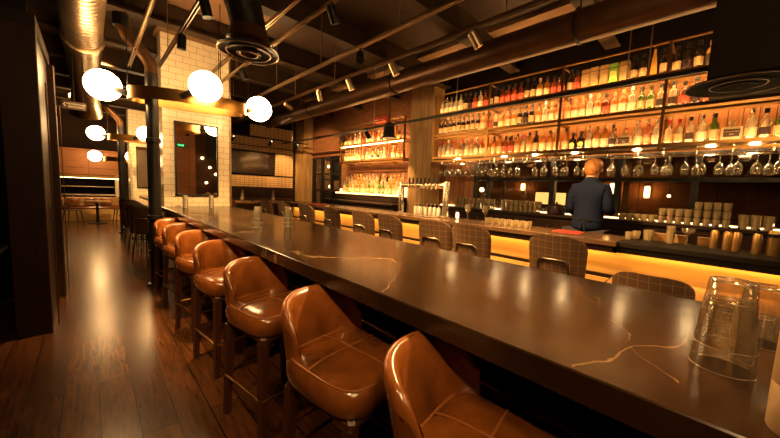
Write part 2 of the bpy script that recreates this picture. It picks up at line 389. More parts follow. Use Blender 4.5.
# ------------------------------------------------------------------ tile columns, black columns, ring lights
def tile_column(y, label):
    t = thing('tiled_column', label, 'column', (.90, y, 0))
    bx(0, 1.03, 0, .62, 0, 3.9).build('column_body', M['tile'], t)
    mf = MB(); x0, x1, z0, z1 = .16, .83, 1.255, 2.52
    for a in ((x0, x0+.025, z0, z1), (x1-.025, x1, z0, z1), (x0, x1, z0, z0+.025), (x0, x1, z1-.025, z1)): mf.box(a[0], a[1], -.03, -.001, a[2], a[3])
    fr = mf.build('mirror_frame', M['blackm'], t)
    bx(x0+.02, x1-.02, -.016, -.002, z0+.02, z1-.02).build('mirror_glass', M['mirror'], fr)
    MB().tube([(1.045, -.015, 0), (1.045, -.015, 3.9)], .015).build('conduit', M['galv'], t)
tile_column(6.45, 'cream tiled column with framed mirror at the end of the marble counter')
tile_column(12.45, 'cream tiled column with mirror behind the wooden counter, far aisle')
def pipe_column(y, label):
    t = thing('pipe_column', label, 'column', (.66, y, 0))
    MB().lathe([(.11, 0), (.11, .03), (.075, .035), (.075, 2.95)], n=20).build('shaft', M['blackm'], t)
    c = MB()
    for z in (.45, .95, 2.02): c.lathe([(.076, z), (.092, z+.006), (.092, z+.06), (.076, z+.066)], n=20)
    c.build('collar', M['blackm'], t)
    MB().tube([(0, 0, 2.9), (0, 0, 3.05), (-.06, .0, 3.16), (-.24, 0, 3.36), (-.30, 0, 3.48), (-.30, 0, 3.93)], .075, 16).build('bend', M['coppert'], t)
    MB().lathe([(.085, 3.45), (.085, 3.93)], (-.30, 0, 0), 16).build('coupling', M['black'], t)
pipe_column(5.5, 'black pipe column in front of the nearest tiled column')
pipe_column(11.5, 'black pipe column by the far wooden counter')
def ring_light(y, label, dz=0.):
    z0, z1 = 2.53+dz, 2.685+dz
    t = thing('ring_light', label, 'light', (1.07, y-.30, 0))
    ra = math.radians(-13); A, B_ = .70, .30
    def P(a, k, z):
        x, yy = A*math.cos(a)+(k-1)*math.cos(a), B_*math.sin(a)+(k-1)*math.sin(a)
        return (x*math.cos(ra)-yy*math.sin(ra), x*math.sin(ra)+yy*math.cos(ra), z)
    n = 64
    MB().loft([[P(2*PI*i/n, k, z) for i in range(n+1)] for k, z in ((1, z0), (1, z1), (.985, z1), (.985, z0), (1, z0))], True, False, False).build('hoop', M['brass'], t)
    for a in (60, 180, 300):
        q = P(math.radians(a), .992, z1-.02); MB().tube([q, (q[0], q[1], 3.94)], .006, 6).build('hanger_rod', M['blackm'], t)
    for a, g in ((175, (-.90, .40, 2.695)), (262, (.05, -.53, 2.725)), (5, (.93, .0, 2.705))):
        q = Vector(P(math.radians(a), 1, (z0+z1)/2)); g = Vector(g)+Vector((0, 0, dz)); d = (q-g).normalized()
        arm = MB().tube([q, g+d*.17], .04, 12).build('holder', M['blackm'], t)
        MB().lathe([(.19*math.sin(PI*i/16), -.19*math.cos(PI*i/16)) for i in range(17)], g, 28).build('globe', M['frosted'], t)
    MB().tube([P(math.radians(150), .99, 2.6+dz), (-.41, .30, 2.6+dz)], .015, 8).build('column_clamp', M['brass'], t)
ring_light(5.5, 'brass hoop light with three glowing globes around the nearest black column')
pipe_column(-.5, 'black pipe column beside the camera end of the marble counter')
ring_light(-.5, 'brass hoop light with globes at the near end, seen only in the mirror')  # added behind the camera, where it also lights the near stools
ring_light(11.5, 'brass hoop light with glowing globes on the second black column')
ring_light(15.2, 'brass hoop light with globes farthest down the aisle, hung lowest', -.42)

# ------------------------------------------------------------------ marble counter
t = thing('marble_counter', 'long dark veined marble counter between leather stools and plaid chairs', 'counter', (0, 0, 0))
bx(.86, 1.92, -.75, 6.44, .99, 1.07, b=.006).build('counter_slab', M['marble'], t)
bx(1.30, 1.50, -.70, 6.40, 0, .985).build('base_panel', M['void'], t)
bm = MB()
for y in [(-.6+.05*i) for i in range(139)]: bm.box(1.285, 1.297, y-.004, y+.004, .12, .84)
for z in [.12+.06*i for i in range(13)]: bm.box(1.286, 1.296, -.62, 6.32, z-.003, z+.003)
bm.build('mesh_grille', M['blackm'], t)
MB().tube([(1.24, -.7, .66), (1.24, 6.3, .66)], .012).build('rail', M['chrome'], t)
MB().tube([(1.18, -.7, .2), (1.18, 6.3, .2)], .02).build('foot_rail', M['brass'], t)
br = MB()
for y in (-.6, 1.1, 2.8, 4.5, 6.2): br.box(1.17, 1.30, y-.012, y+.012, .188, .212); br.box(1.235, 1.30, y-.01, y+.01, .652, .668)
br.build('rail_bracket', M['blackm'], t)

# ------------------------------------------------------------------ leather stools
def sq(a, e):  # unit superellipse
    c, s_ = math.cos(a), math.sin(a)
    return math.copysign(abs(c)**(2/e), c), math.copysign(abs(s_)**(2/e), s_)
def make_stool():
    t = thing('leather_stool', 'x', 'stool')
    n = 40; rings = []
    for k, z in ((.90, .640), (.97, .648), (1.0, .67), (1.015, .70), (1.0, .728), (.95, .748), (.82, .762), (.6, .770), (.3, .774), (.05, .775)):
        rings.append([(.245*k*sq(2*PI*i/n, 4.2)[0], .245*k*sq(2*PI*i/n, 4.2)[1], z) for i in range(n)])
    seat = MB().loft(rings).build('seat', M['leather'], t)
    def top(u, v):
        d = max(abs(u), abs(v))/.245; return .776-.028*d**5
    sm = MB()
    for ax in (0, 1): sm.tube([((q, .03, top(q, .03)) if ax else (.0, q, top(q, 0)))for q in [-.225+.025*i for i in range(19)]], .0035, 6)
    sm.tube([(.228*sq(2*PI*i/n, 4.2)[0], .228*sq(2*PI*i/n, 4.2)[1], .752) for i in range(n)], .004, 6, closed=True)
    sm.build('stitching', M['seam'], seat)
    # tub back: cross-section swept round the rear
    rg = []; A = 64
    for i in range(45):
        th = math.radians(-A+2*A*i/44); q = abs(th)/math.radians(A)
        e = max(0., (q-.42)/.58)
        zt = .990-.07*(q*q+.02)**.75
        if q > .72: zt -= .075*((q-.72)/.28)**2.2
        ux, uy = sq(PI/2-th, 2.9); nrm = 1.
        th_ = .052*(1-.55*max(0, (q-.75)/.25)**2)
        sec = []
        prof = [(0, .655, 0), (1, .65, .0), (1, .72, .0), (1, .80, 0), (1, .88, 0), (1, zt-.035, 0), (.85, zt-.010, 0), (.5, zt, 0), (.15, zt-.010, 0), (0, zt-.035, 0), (0, .86, 0), (0, .77, 0)]
        for o_, z, _ in prof:
            z = min(z, zt)
            lean = .42*max(0, z-.70)*(.35+.65*max(0, math.cos(th)))
            r = .232+o_*th_+lean*.55
            sec.append((ux*(.206+o_*th_*.9+lean*.12), uy*r+lean*.25*max(0, math.cos(th)), z))
        rg.append(sec)
    bk = MB().loft(rg); bk.build('backrest', M['leather'], t, ang=60)
    bx(-.215, .215, -.215, .215, .60, .642, b=.02).build('seat_frame', M['legwood'], t)
    for sx in (-1, 1):
        for sy in (-1, 1):
            x, y = sx*.195, sy*.19; a, b = .024, .017
            r1 = [(x+p*a, y+q*a, .61) for p, q in ((-1, -1), (1, -1), (1, 1), (-1, 1))]
            r0_ = [(x+sx*.018+p*b, y+sy*.018+q*b, 0) for p, q in ((-1, -1), (1, -1), (1, 1), (-1, 1))]
            MB().loft([r0_, r1], False).build('leg', M['legwood'], t)
    c = .222; k = .03
    pts = []
    for sx, sy in ((-1, -1), (1, -1), (1, 1), (-1, 1)):
        for j in range(4):
            a = math.atan2(sy, sx)-PI/4+PI/2*j/3
            pts.append((sx*(c-k)+k*math.cos(a), sy*(c-k)+k*math.sin(a), .27))
    MB().tube(pts, .009, 8, closed=True).build('footrest', M['brass'], t)
    return t
SY = [.37, 1.08, 1.92, 2.77, 3.53, 4.30, 4.98]
SL = ['brown leather tub stool nearest the camera, back cut by the counter edge',
      'brown leather tub stool whose whole stitched seat shows, second from the camera',
      'brown leather tub stool, third from the camera at the marble counter',
      'brown leather tub stool, middle one of the seven along the marble counter',
      'brown leather tub stool, third from the black pipe column',
      'brown leather tub stool, second from the black pipe column',
      'brown leather tub stool beside the black pipe column, farthest at marble counter']
st0 = make_stool()
for i, y in enumerate(SY):
    s_ = st0 if i == 0 else copy_tree(st0)
    s_.location = (.845, y, 0); s_.rotation_euler = (0, 0, math.radians([8, 7, 9, 7, 9, 8, 6][i])); s_['label'] = SL[i]; s_['group'] = 'leather stools along the counter'

# ------------------------------------------------------------------ plaid chairs (face +X, backs to the camera)
def make_chair(drop=0., mat='plaid', name='plaid_bar_chair'):
    t = thing(name, 'x', 'chair')
    h = .742-drop
    n = 32; rings = []
    for k, z in ((.92, h-.09), (1, h-.075), (1.01, h-.03), (.95, h-.005), (.7, h), (.05, h+.003)):
        rings.append([(.02+.215*k*sq(2*PI*i/n, 3.4)[0], .225*k*sq(2*PI*i/n, 3.4)[1], z) for i in range(n)])
    MB().loft(rings).build('seat', M[mat], t)
    # backrest: rounded-top shield, wrapping gently
    z0, z1, W = h-.06, h+.43, .24; NU, NV = 17, 15
    def pt(u, v, off):
        vv = v; z = z0+(z1-z0)*vv
        w = W*(1-.10*(1-vv))
        if vv > .70: w *= (1-min(1, (vv-.70)/.30*.985)**3.0)**(1/3.0)
        zz = z
        x = -.22-.07*(vv**1.3)+.10*(w*u/W)**2+off
        return (x, w*u, zz)
    rows = []
    for j in range(NV):
        v = [0, .12, .25, .38, .5, .62, .70, .76, .82, .87, .91, .945, .97, .988, 1.0][j]
        outer = [pt(-1+2*i/(NU-1), v, 0) for i in range(NU)]
        inner = [pt(1-2*i/(NU-1), v, .045*(1-.6*v**6)) for i in range(NU)]
        rows.append(outer+inner)
    MB().loft(rows).build('backrest', M[mat], t, ang=60)
    # chrome tube frame on the outer back
    hw, k = .125, .045; zt = h+.22; zb = h-.10
    def fx(y, z):
        v = max(0, (z-z0)/(z1-z0)); return -.22-.07*(v**1.3)+.10*(y/W)**2-.009
    P = [(-hw, zb)]
    P += [(-hw, zt-k-.1), (-hw, zt-k)]+[(-hw+k-k*math.cos(a), zt-k+k*math.sin(a)) for a in (PI/8, PI/4, 3*PI/8)]
    P += [(-hw+k, zt), (0, zt), (hw-k, zt)]+[(hw-k+k*math.sin(a), zt-k+k*math.cos(a)) for a in (PI/8, PI/4, 3*PI/8)]+[(hw, zt-k), (hw, zt-k-.1), (hw, zb)]
    pts = [(fx(y, z), y, z) for y, z in P]
    pts = [(.0, -hw, zb-.0)]+pts+[(.0, hw, zb)]
    MB().tube(pts, .009, 8).build('back_frame', M['chrome'], t)
    for sx in (-1, 1):
        for sy in (-1, 1):
            MB().tube([(sx*.15+.02, sy*.16, h-.085), (sx*.20+.02, sy*.205, 0)], [.016, .012], 8).build('leg', M['blackm'], t)
    if drop < .18:
        zf = .27; a = .185
        MB().tube([(-a+.02, -a, zf), (a+.02, -a, zf), (a+.02, a, zf), (-a+.02, a, zf)], .009, 8, closed=True).build('footrest', M['chrome'], t)
    return t
ch0 = make_chair()
CY = [.94, 1.80, 2.30, 3.07, 3.67, 4.49, 5.37, 6.3, 7.25]
CL = ['plaid bar chair in front of the bartender, right of the paired chairs', 'plaid bar chair, right one of the centre pair at the lit bar',
      'plaid bar chair, left one of the centre pair at the lit bar', 'plaid bar chair just left of the beer tap tower, right one of its pair',
      'plaid bar chair under the far bottle shelf, left one of its pair', 'plaid bar chair behind the glass stacks, right of the two glass towers',
      'plaid bar chair, third from the far end of the bar', 'plaid bar chair, second from the far end of the bar', 'plaid bar chair at the far end of the lit bar']
for i, y in enumerate(CY):
    c = ch0 if i == 0 else copy_tree(ch0)
    c.location = (3.12, y, 0); c.rotation_euler = (0, 0, math.radians([2, -2, 3, -3, 2, -4, 3, -2, 4][i])); c['label'] = CL[i]; c['group'] = 'plaid chairs along the bar'
lc = make_chair(.19, 'plaid', 'plaid_chair'); lc.location = (3.08, .27, 0); lc['label'] = 'low plaid chair at the lowered ledge, rounded top above the marble counter'

# ------------------------------------------------------------------ the bar
t = thing('bar_counter', 'long bar with warm-lit maple front and dark stone top', 'counter', (0, 0, 0))
bx(3.60, 4.28, .62, 7.7, 1.05, 1.10, b=.006).build('bar_top', M['stone'], t)
bx(3.78, 4.25, .62, 7.65, 1.005, 1.049).build('top_support', M['bar_dark'], t)
lp = MB(); lp.box(3.63, 3.655, .62, 7.65, .985, 1.05); lp.box(3.63, 3.80, .62, .65, .985, 1.05); lp.build('top_lip', M['bar_dark'], t)
bx(3.67, 4.28, -1.4, .62, 1.045, 1.09, b=.005).build('service_top', M['rubber'], t)
bx(3.80, 4.24, -1.35, .62, 1.005, 1.044).build('service_support', M['black'], t)
bx(3.69, 3.715, -1.4, .62, .985, 1.045).build('service_lip', M['black'], t)
bx(3.80, 4.22, -1.35, 7.6, .74, 1.004).build('front_panel', M['maple'], t)
bx(3.78, 4.22, -1.35, 7.6, .70, .738).build('shadow_gap', M['bar_dark'], t)
bx(3.74, 4.22, -1.35, 7.6, .0, .70).build('lower_panel', M['maple'], t)
s_ = MB(); s_.box(3.74, 3.77, -1.3, .60, 1.02, 1.040); s_.box(3.69, 3.72, .66, 7.5, 1.02, 1.045)
s_.build('led_strip', M['led_bar'], t)
bx(3.22, 3.735, -1.3, .60, .735, .78, b=.004).build('low_ledge', M['wood_top'], t)
eg = MB(); eg.box(3.207, 3.2195, -1.3, .613, .735, .779); eg.box(3.207, 3.735, .601, .613, .735, .779); eg.build('ledge_edge', M['black'], t)
bx(3.24, 3.735, -1.3, .585, .70, .734).build('ledge_apron', M['black'], t)
lg = MB()
for y in (-1.2, .5): lg.box(3.26, 3.31, y-.025, y+.025, 0, .70)
lg.build('ledge_leg', M['blackm'], t)
MB().tube([(3.60, .7, .22), (3.60, 7.5, .22)], .02).build('foot_rail', M['brass'], t)
bk = MB()
for y in (.75, 2.4, 4.1, 5.8, 7.4): bk.box(3.60, 3.74, y-.012, y+.012, .208, .232)
bk.build('rail_bracket', M['brass'], t)
bx(4.29, 4.93, -1.35, 7.6, .0, .10).build('bar_floor_mat', M['rubber']); tag(bpy.data.objects['bar_floor_mat'], 'black rubber duckboard on the floor behind the bar', 'mat')
# back counter
t = thing('back_counter', 'dark back counter under the windows holding washed glassware', 'counter')
bx(4.94, 5.33, -1.35, 4.05, 1.20, 1.24, b=.004).build('worktop', M['bar_dark'], t)
bx(4.98, 5.33, -1.35, 4.05, 0, 1.20).build('cabinet_body', M['bar_dark'], t)
bx(5.315, 5.328, -1.3, 4.0, 1.2405, 1.250).build('led_strip', M['led_soft'], t)  # added strip, put in to backlight the glasses
for i in range(9): d = bx(4.965, 4.979, -1.3+.59*i, -1.3+.59*i+.56, .15, 1.15).build('door', M['darkwood'], t); MB().tube([(4.957, -1.3+.59*i+.08, .9), (4.957, -1.3+.59*i+.08, 1.08)], .007, 6).build('handle', M['chrome'], d)
t = thing('back_counter', 'dark stepped back counter under the far bottle shelf', 'counter')
bx(4.90, 5.33, 4.72, 7.3, 1.36, 1.40).build('riser_top', M['lit_shelf'], t)
bx(4.93, 5.33, 4.72, 7.3, 1.24, 1.36).build('riser', M['bar_dark'], t)
bx(4.60, 5.33, 4.72, 7.5, 1.16, 1.20, b=.004).build('worktop', M['bar_dark'], t)
bx(4.94, 5.33, 4.72, 7.3, 1.20, 1.24).build('upstand', M['bar_dark'], t)
bx(4.66, 5.33, 4.72, 7.45, 0, 1.16).build('cabinet_body', M['darkwood'], t)
bx(5.033, 5.335, 4.74, 7.28, 1.40, 1.49).build('bottle_step', M['lit_shelf'], t)
bx(5.143, 5.335, 4.74, 7.28, 1.49, 1.58).build('bottle_step', M['lit_shelf'], t)

# ------------------------------------------------------------------ bottle shelves
def shelf_unit(label, posts, tiers, xf, xb, rail, strips, postmat, top_y=None):
    t = thing('bottle_shelf', label, 'shelf')
    y1, y0 = max(posts), min(posts)
    for y in posts:
        p = MB()
        p.box(xf-.02, xf+.01, y-.015, y+.015, tiers[0]-.09, rail); p.box(xb-.03, xb, y-.015, y+.015, tiers[0]-.09, rail)
        for z in tiers: p.box(xf, xb, y-.012, y+.012, z-.075, z-.045)
        p.box(xf, xb, y-.012, y+.012, rail-.02, rail)
        p.build('post', M[postmat], t)
    for z in tiers:
        s = bx(xf, xb, y0, y1, z-.028, z-.002).build('shelf_board', M['wood_top'], t)
        e = MB(); e.box(xf-.022, xf-.001, y0, y1, z-.032, z+.006); e.box(xf-.022, xf-.001, y0, y1, z-.085, z-.063)
        e.build('edge_rail', M['brass'], t)
        l = MB(); l.box(xb-.035, xb-.012, y0+.03, y1-.03, z, z+.014); l.box(xf+.004, xf+.024, y0+.02, y1-.02, z-.001, z+.006)
        l.build('led_strip', M['led'], t)
    r = MB().tube([(xf-.005, y0, rail), (xf-.005, y1, rail)], .012, 8); r.build('top_rail', M[postmat], t)
    l = bx(xf+.02, xf+.055, y0+.03, y1-.03, tiers[-1]-.058, tiers[-1]-.034).build('light_bar', M['led_soft'], t)
    return t
Z1 = [2.16, 2.58, 2.96]
shelf_unit('long brass-edged three-tier bottle shelf above the bar', [3.85, 2.73, 1.63, .52, -.66], Z1, 4.8, 5.2, 3.30, 3, 'brass')
Z2 = [2.22, 2.62]
shelf_unit('shorter two-tier bottle shelf on the brick wall, far left', [7.10, 6.2, 5.27, 4.74], Z2, 4.9, 5.2, 3.08, 2, 'brass')

# ------------------------------------------------------------------ bottles
def bottle(kind):
    P = {  # radius, body height, shoulder, neck radius, total, glass, label mat, label z0,z1, cap mat, sides
        'w': (.040, .185, .225, .014, .300, 'b_amber', 'cream', .04, .13, 'capd', 20),
        'c': (.040, .190, .230, .014, .305, 'b_clear', 'pale', .04, .12, 'caps', 20),
        'd': (.037, .190, .235, .014, .310, 'b_dark', 'tanpaper', .05, .14, 'capd', 20),
        'g': (.039, .170, .220, .014, .300, 'b_green', 'cream', .05, .13, 'capd', 20),
        'r': (.038, .165, .205, .014, .285, 'b_clear', 'tanpaper', .04, .12, 'capr', 20),
        'k': (.040, .190, .235, .015, .305, 'b_dark', 'darklabel', .05, .13, 'capd', 20),
        'o': (.045, .135, .175, .015, .245, 'b_dark', None, 0, 0, 'capd', 20),
        'p': (.036, .190, .225, .014, .310, 'b_pink', 'cream', .05, .10, 'caps', 20),
        'R': (.042, .170, .215, .015, .280, 'b_red', 'redlabel', .04, .12, 'capd', 20),
        'm': (.050, .140, .165, .017, .225, 'b_amber', 'cream', .03, .11, 'capc', 20),
        'G': (.048, .180, .225, .018, .290, 'b_gold', 'darklabel', .04, .15, 'capc', 20),
        'n': (.038, .180, .220, .014, .295, 'b_clear', 'darklabel', .05, .12, 'capd', 20),
        'a': (.042, .175, .215, .015, .290, 'b_amber', 'pale', .04, .13, 'capc', 20),
    }
    names = {'w': 'amber bottle with cream label', 'c': 'clear bottle with white label', 'd': 'dark bottle with tan label', 'g': 'green bottle with cream label',
             'r': 'red-capped clear bottle', 'k': 'black bottle', 'o': 'squat dark bottle with round label', 'p': 'rose bottle with silver cap', 'R': 'red-brown bottle with red label',
             'm': 'squat amber decanter bottle', 'G': 'gold bottle with dark label', 'n': 'clear bottle with dark label', 'a': 'honey bottle with white label',
             'b': 'tan bottle carton', 'e': 'green bottle carton', 's': 'squat clear bottle with black label', 't': 'tall tapering golden bottle'}
    L = names[kind]
    if kind in 'be':
        o = bx(-.045, .045, -.045, .045, 0, .26, b=.004).build('bottle_carton', M['carton' if kind == 'b' else 'gcarton'])
        bx(-.0462, -.0450, -.03, .03, .07, .17).build('label', M['tanpaper' if kind == 'b' else 'yellow'], o)
        bx(-.0458, .0458, -.0458, .0458, .205, .213).build('lid_seam', M['trim'], o)
        return o, L, 'carton'
    if kind == 's':
        m = MB(); m.box(-.04, .04, -.075, .075, 0, .145, b=.016); m.lathe([(.02, .13), (.02, .175)], n=14)
        o = m.build('liquor_bottle', M['b_clear'])
        lb = bx(-.0425, -.0405, -.056, .056, .04, .115).build('label', M['darklabel'], o)
        Rm = Matrix(((0, 0, -1, -.0428), (-1, 0, 0, 0), (0, 1, 0, 0), (0, 0, 0, 1)))
        text_mesh('LONDON DRY', .015, M['cream'], lb, Matrix.Translation((0, 0, .09)) @ Rm, 'lettering')
        text_mesh('GIN', .019, M['cream'], lb, Matrix.Translation((0, 0, .065)) @ Rm, 'lettering')
        MB().lathe([(.024, .172), (.026, .178), (.026, .205), (.02, .21)], n=14).build('cap', M['capc'], o)
        return o, L, 'bottle'
    if kind == 't':
        m = MB().lathe([(.046, 0), (.048, .02), (.030, .22), (.018, .27), (.014, .33)], n=4, smooth=False)
        o = m.build('liquor_bottle', M['b_gold']); o.rotation_euler = (0, 0, PI/4)
        MB().lathe([(.017, .325), (.017, .37)], n=12).build('cap', M['caps'], o)
        return o, L, 'bottle'
    r, h, sh, nr, H, gm, lm, l0, l1, cm, n = P[kind]
    prof = [(r*.9, 0), (r, .006), (r, h), (r*.93, h+(sh-h)*.35), (r*.6, h+(sh-h)*.75), (nr*1.1, sh), (nr, sh+.01), (nr, H-.03), (nr*1.15, H-.028), (nr*1.15, H-.02)]
    o = MB().lathe(prof, n=n).build('liquor_bottle', M[gm])
    if lm: MB().lathe([(r+.0003, l0), (r+.0012, l0), (r+.0012, l1), (r+.0003, l1)], n=n).build('label', M[lm], o)
    if kind == 'o': MB().lathe([(.030, 0), (.030, .004), (.001, .004)], (-r-.003, 0, .075), 18, 'x').build('label', M['yellow'], o)
    MB().lathe([(nr*1.25, H-.045), (nr*1.3, H-.04), (nr*1.3, H-.002), (nr*1.1, H)], n=12).build('cap', M[cm], o)
    return o, L, 'bottle'
protos = {}
def put_bottle(kind, x, y, z, where, group, s=1.):
    if kind not in protos:
        o, L, cat = bottle(kind); protos[kind] = (o, L, cat); n = o
    else:
        o, L, cat = protos[kind]; n = copy_tree(o)
    n.location = (x, y, z); n.scale = (s, s, s)
    if kind in 'be s': rz = 0
    else: rz = random.uniform(-.25, .25)+(PI/4 if kind == 't' else 0)
    n.rotation_euler = (0, 0, rz)
    tag(n, L+', '+where, cat, group)
    return n
bays = [(3.80, 2.78), (2.68, 1.68), (1.58, .57), (.47, -.56)]
bn = ['far bay', 'second bay', 'third bay', 'near bay']
tn = ['bottom', 'middle', 'top']
SP = {(0, 0): 'rrcrarcrcaa', (0, 1): 'wwRRwrwdaww', (0, 2): 'woocaanscpc', (0, 3): 'rrncgscngcc',
      (1, 0): 'dddddddddwR', (1, 1): 'nmwwdkdwcaw', (1, 2): 'waacaRaacggn', (1, 3): 'nRkRmbbbbcc',
      (2, 0): 'cccccdkRcRd', (2, 1): 'dRRRRddawRR', (2, 2): 'dRbbbebddtd', (2, 3): 'dkdGG'}
for (ti, bi), kinds in SP.items():
    a, b = bays[bi]
    if (ti, bi) == (2, 3): b = .06
    RW = {'m': .05, 'b': .048, 'e': .048, 's': .078, 'G': .049, 'o': .047, 't': .05, 'R': .043, 'd': .039, 'r': .040, 'p': .038}
    ws = [RW.get(ch, .042) for ch in kinds]
    sz = min(1.07, (a-b+.08)/(2*sum(ws))); gap = max(0, (a-b+.08-2*sz*sum(ws))/len(kinds))
    y = a+.04
    for k, ch in enumerate(kinds):
        y -= ws[k]*sz+gap/2
        x = 4.93+random.uniform(-.012, .012)
        if ch == 's': x = 4.90
        put_bottle(ch, x, y, Z1[ti], '%s from left, %s of %s tier, long shelf' % (ORD[k], bn[bi], tn[ti]), 'bottles on the long shelf', sz*random.uniform(.95, 1.0))
        y -= ws[k]*sz+gap/2
# second row at the back of a few bays (seen between the front bottles)
for (ti, bi) in ((0, 0), (0, 1), (0, 2), (1, 1), (2, 1)):
    a, b = bays[bi]
    for k in range(8):
        y = a-.1+(b-a+.2)*k/7
        put_bottle(random.choice('wacrR'), 5.06, y, Z1[ti], '%s of the back row, %s of %s tier' % (ORD[k], bn[bi], tn[ti]), 'bottles on the long shelf', random.uniform(.9, 1.0))
b2 = [(7.05, 6.25), (6.15, 5.32), (5.22, 4.79)]; bn2 = ['left bay', 'middle bay', 'right bay']
for ti in (0, 1):
    for bi, (a, b) in enumerate(b2):
        n = [8, 8, 3][bi]
        for k in range(n):
            y = a-.05+(b-a+.1)*k/(n-1)
            put_bottle(random.choice('acwcrRcan' if bi < 2 else 'mma'), 5.0, y, Z2[ti], '%s from left, %s of %s tier, far shelf' % (ORD[k], bn2[bi], ['lower', 'upper'][ti]), 'bottles on the far shelf', random.uniform(.9, 1.0))
for i, y in enumerate((5.75, 5.55)):
    tag(bx(4.95, 5.08, y-.09, y+.09, 3.085, 3.20, b=.004).build('gift_box', M['red']), 'red box on top of the far shelf, %s one' % ('left' if i == 0 else 'right'), 'box', 'red boxes on the far shelf')
    bx(4.946, 4.9495, y-.07, y+.07, 3.12, 3.135).build('band', M['white'], bpy.data.objects['gift_box' if i == 0 else 'gift_box.001'])
k = 0
for row, (x, n, dz) in enumerate(((4.98, 16, 0), (5.09, 17, 0), (5.20, 17, 0))):
    for i in range(n):
        y = 7.0-.13*i+(.05*row)
        if y < 4.82: continue
        put_bottle(random.choice(['acgcaca', 'cacca', 'accak'][row]), x, y, 1.40+.09*row, '%s from left, %s row on the far back counter' % (ORD[i] if i < 16 else 'last', ['front', 'middle', 'back'][row]), 'bottles on the far back counter', random.uniform(.95, 1.05)*(1+.02*row))

# ------------------------------------------------------------------ hanging glasses and racks
def wine_glass(name='wine_glass'):
    return [(.034, 0), (.034, .003), (.006, .008), (.004, .02), (.004, .085), (.008, .092), (.028, .108), (.040, .135), (.042, .16), (.036, .20), (.0345, .20), (.040, .16), (.038, .136), (.026, .112), (.001, .100)]
for y in (3.4, 2.5, 2.0, 1.45, .75, .1, -.22): MB().lathe([(.001, 2.112), (.036, 2.112), (.036, 2.132), (.001, 2.132)], (4.98, y, 0), 16).build('puck_light', M['bulb'], bpy.data.objects['bottle_shelf'])
t = thing('glass_rack', 'metal stemware rack under the long bottle shelf', 'rack')
for x in (4.88, 4.92, 5.04, 5.08): MB().tube([(x, -.62, 2.0405), (x, 3.80, 2.0405)], .005, 6).build('rail', M['chrome'], t)
for y in [3.78-.275*i for i in range(17)]:
    hk = MB().tube([(4.83, y, 2.056), (5.13, y, 2.056)], .004, 6)
    for x in (4.84, 4.99, 5.12): hk.tube([(x, y, 2.036), (x, y, 2.132)], .005, 6)
    hk.build('crossbar', M['chrome'], t)
g0 = None
def hang(x, y, lab):
    global g0
    if g0 is None:
        g0 = MB().lathe([(r, -z) for r, z in wine_glass()], n=18).build('wine_glass', M['stemglass']); o = g0
    else: o = copy_tree(g0)
    o.location = (x, y, 2.049); o.scale = (.98, .98, 1.18); tag(o, lab, 'glass', 'glasses hanging under the shelf')
HY = [.98, .84, .69, .55, .42, .285, .15, .015, -.12, -.25, -.39, -.52]
for i, y in enumerate(HY):
    hang(4.90, y, 'hanging wine glass, %s right of the bartender, front row' % ORD[i])
    if i % 2 == 0: hang(5.06, y+.05, 'hanging wine glass in the back row, behind the %s right of the bartender' % ORD[i])
i = 0
for j, y in enumerate([3.72, 3.60, 3.48, 3.36, 3.25, 3.14, 3.03, 2.92, 2.81, 2.70, 2.58, 2.46, 2.34, 2.22, 1.95, 1.81, 1.66, 1.52, 1.38]):
    hang(4.90, y, 'hanging wine glass, %s from the timber column, front row' % (ORD[j] if j < 16 else ['seventeenth', 'eighteenth', 'nineteenth'][j-16]))
    if j % 2 == 0: hang(5.06, y-.05, 'hanging wine glass in the back row, behind the %s from the timber column' % (ORD[j] if j < 16 else ['seventeenth', 'eighteenth', 'nineteenth'][j-16]))
# washed tumblers standing on the back counter
TB = [(.001, 0), (.028, 0), (.030, .004), (.036, .085), (.034, .085), (.028, .008), (.001, .008)]
tb0 = MB().lathe(TB, n=10, smooth=False).build('tumbler', M['mist']); used = [False]
def tumbler(x, y, z, lab, grp, s=1.):
    o = copy_tree(tb0) if used[0] else tb0
    used[0] = True; o.location = (x, y, z); o.scale = (s, s, s); tag(o, lab, 'glass', grp)
def grid(y0, y1, rows, where, tiers=1, x0=5.02):
    n = int(abs(y0-y1)/.0765+.01)
    for tr in range(tiers):
        for r in range(rows):
            for k in range(n):
                tumbler(x0+.0765*r, y0-.0765*k-.02, 1.24+.092*tr, 'washed tumbler, %s along %s%s, %s' % (ORD[k], ['front row', 'middle row', 'back row'][r], '' if tiers == 1 else [', lower layer', ', upper layer', ', top layer'][tr], where), 'washed tumblers on the back counter')
    for tr in range(1, tiers):
        m = bx(x0-.037, x0+.037+.0765*(rows-1), y0-.0765*(n-1)-.057, y0+.017, 1.2345+.092*tr, 1.2385+.092*tr).build('glass_mat', M['clear']); tag(m, 'thin clear sheet under the %s layer of tumblers, ' % ['', 'upper', 'top'][tr]+where, 'tray')
grid(3.44, 2.62, 3, 'left of the window post', 2)
grid(2.50, 1.86, 3, 'centre of back counter', 2)
grid(.86, .47, 3, 'right beside the bartender', 1)
grid(.465, .155, 3, 'right of the small stack', 2)
grid(.155, -.16, 3, 'behind the gold shakers', 3)
pg0 = MB().lathe([(.001, 0), (.032, 0), (.034, .005), (.040, .15), (.038, .15), (.031, .01), (.001, .01)], n=10, smooth=False).build('pint_glass', M['mist'])
for i, (x, y) in enumerate([(5.05, -.22), (5.05, -.31), (5.05, -.40), (5.15, -.22), (5.15, -.31), (5.15, -.40)]):
    o = pg0 if i == 0 else copy_tree(pg0); o.location = (x, y, 1.24)
    tag(o, 'tall pint glass at the right end of the back counter, %s row, %s from left' % (['front', 'back'][i//3], ORD[i % 3]), 'glass', 'pint glasses at the counter end')
t = thing('ice_tub', 'dark rounded tub on the back counter left of the bartender', 'tub', (5.08, 1.66, 1.24))
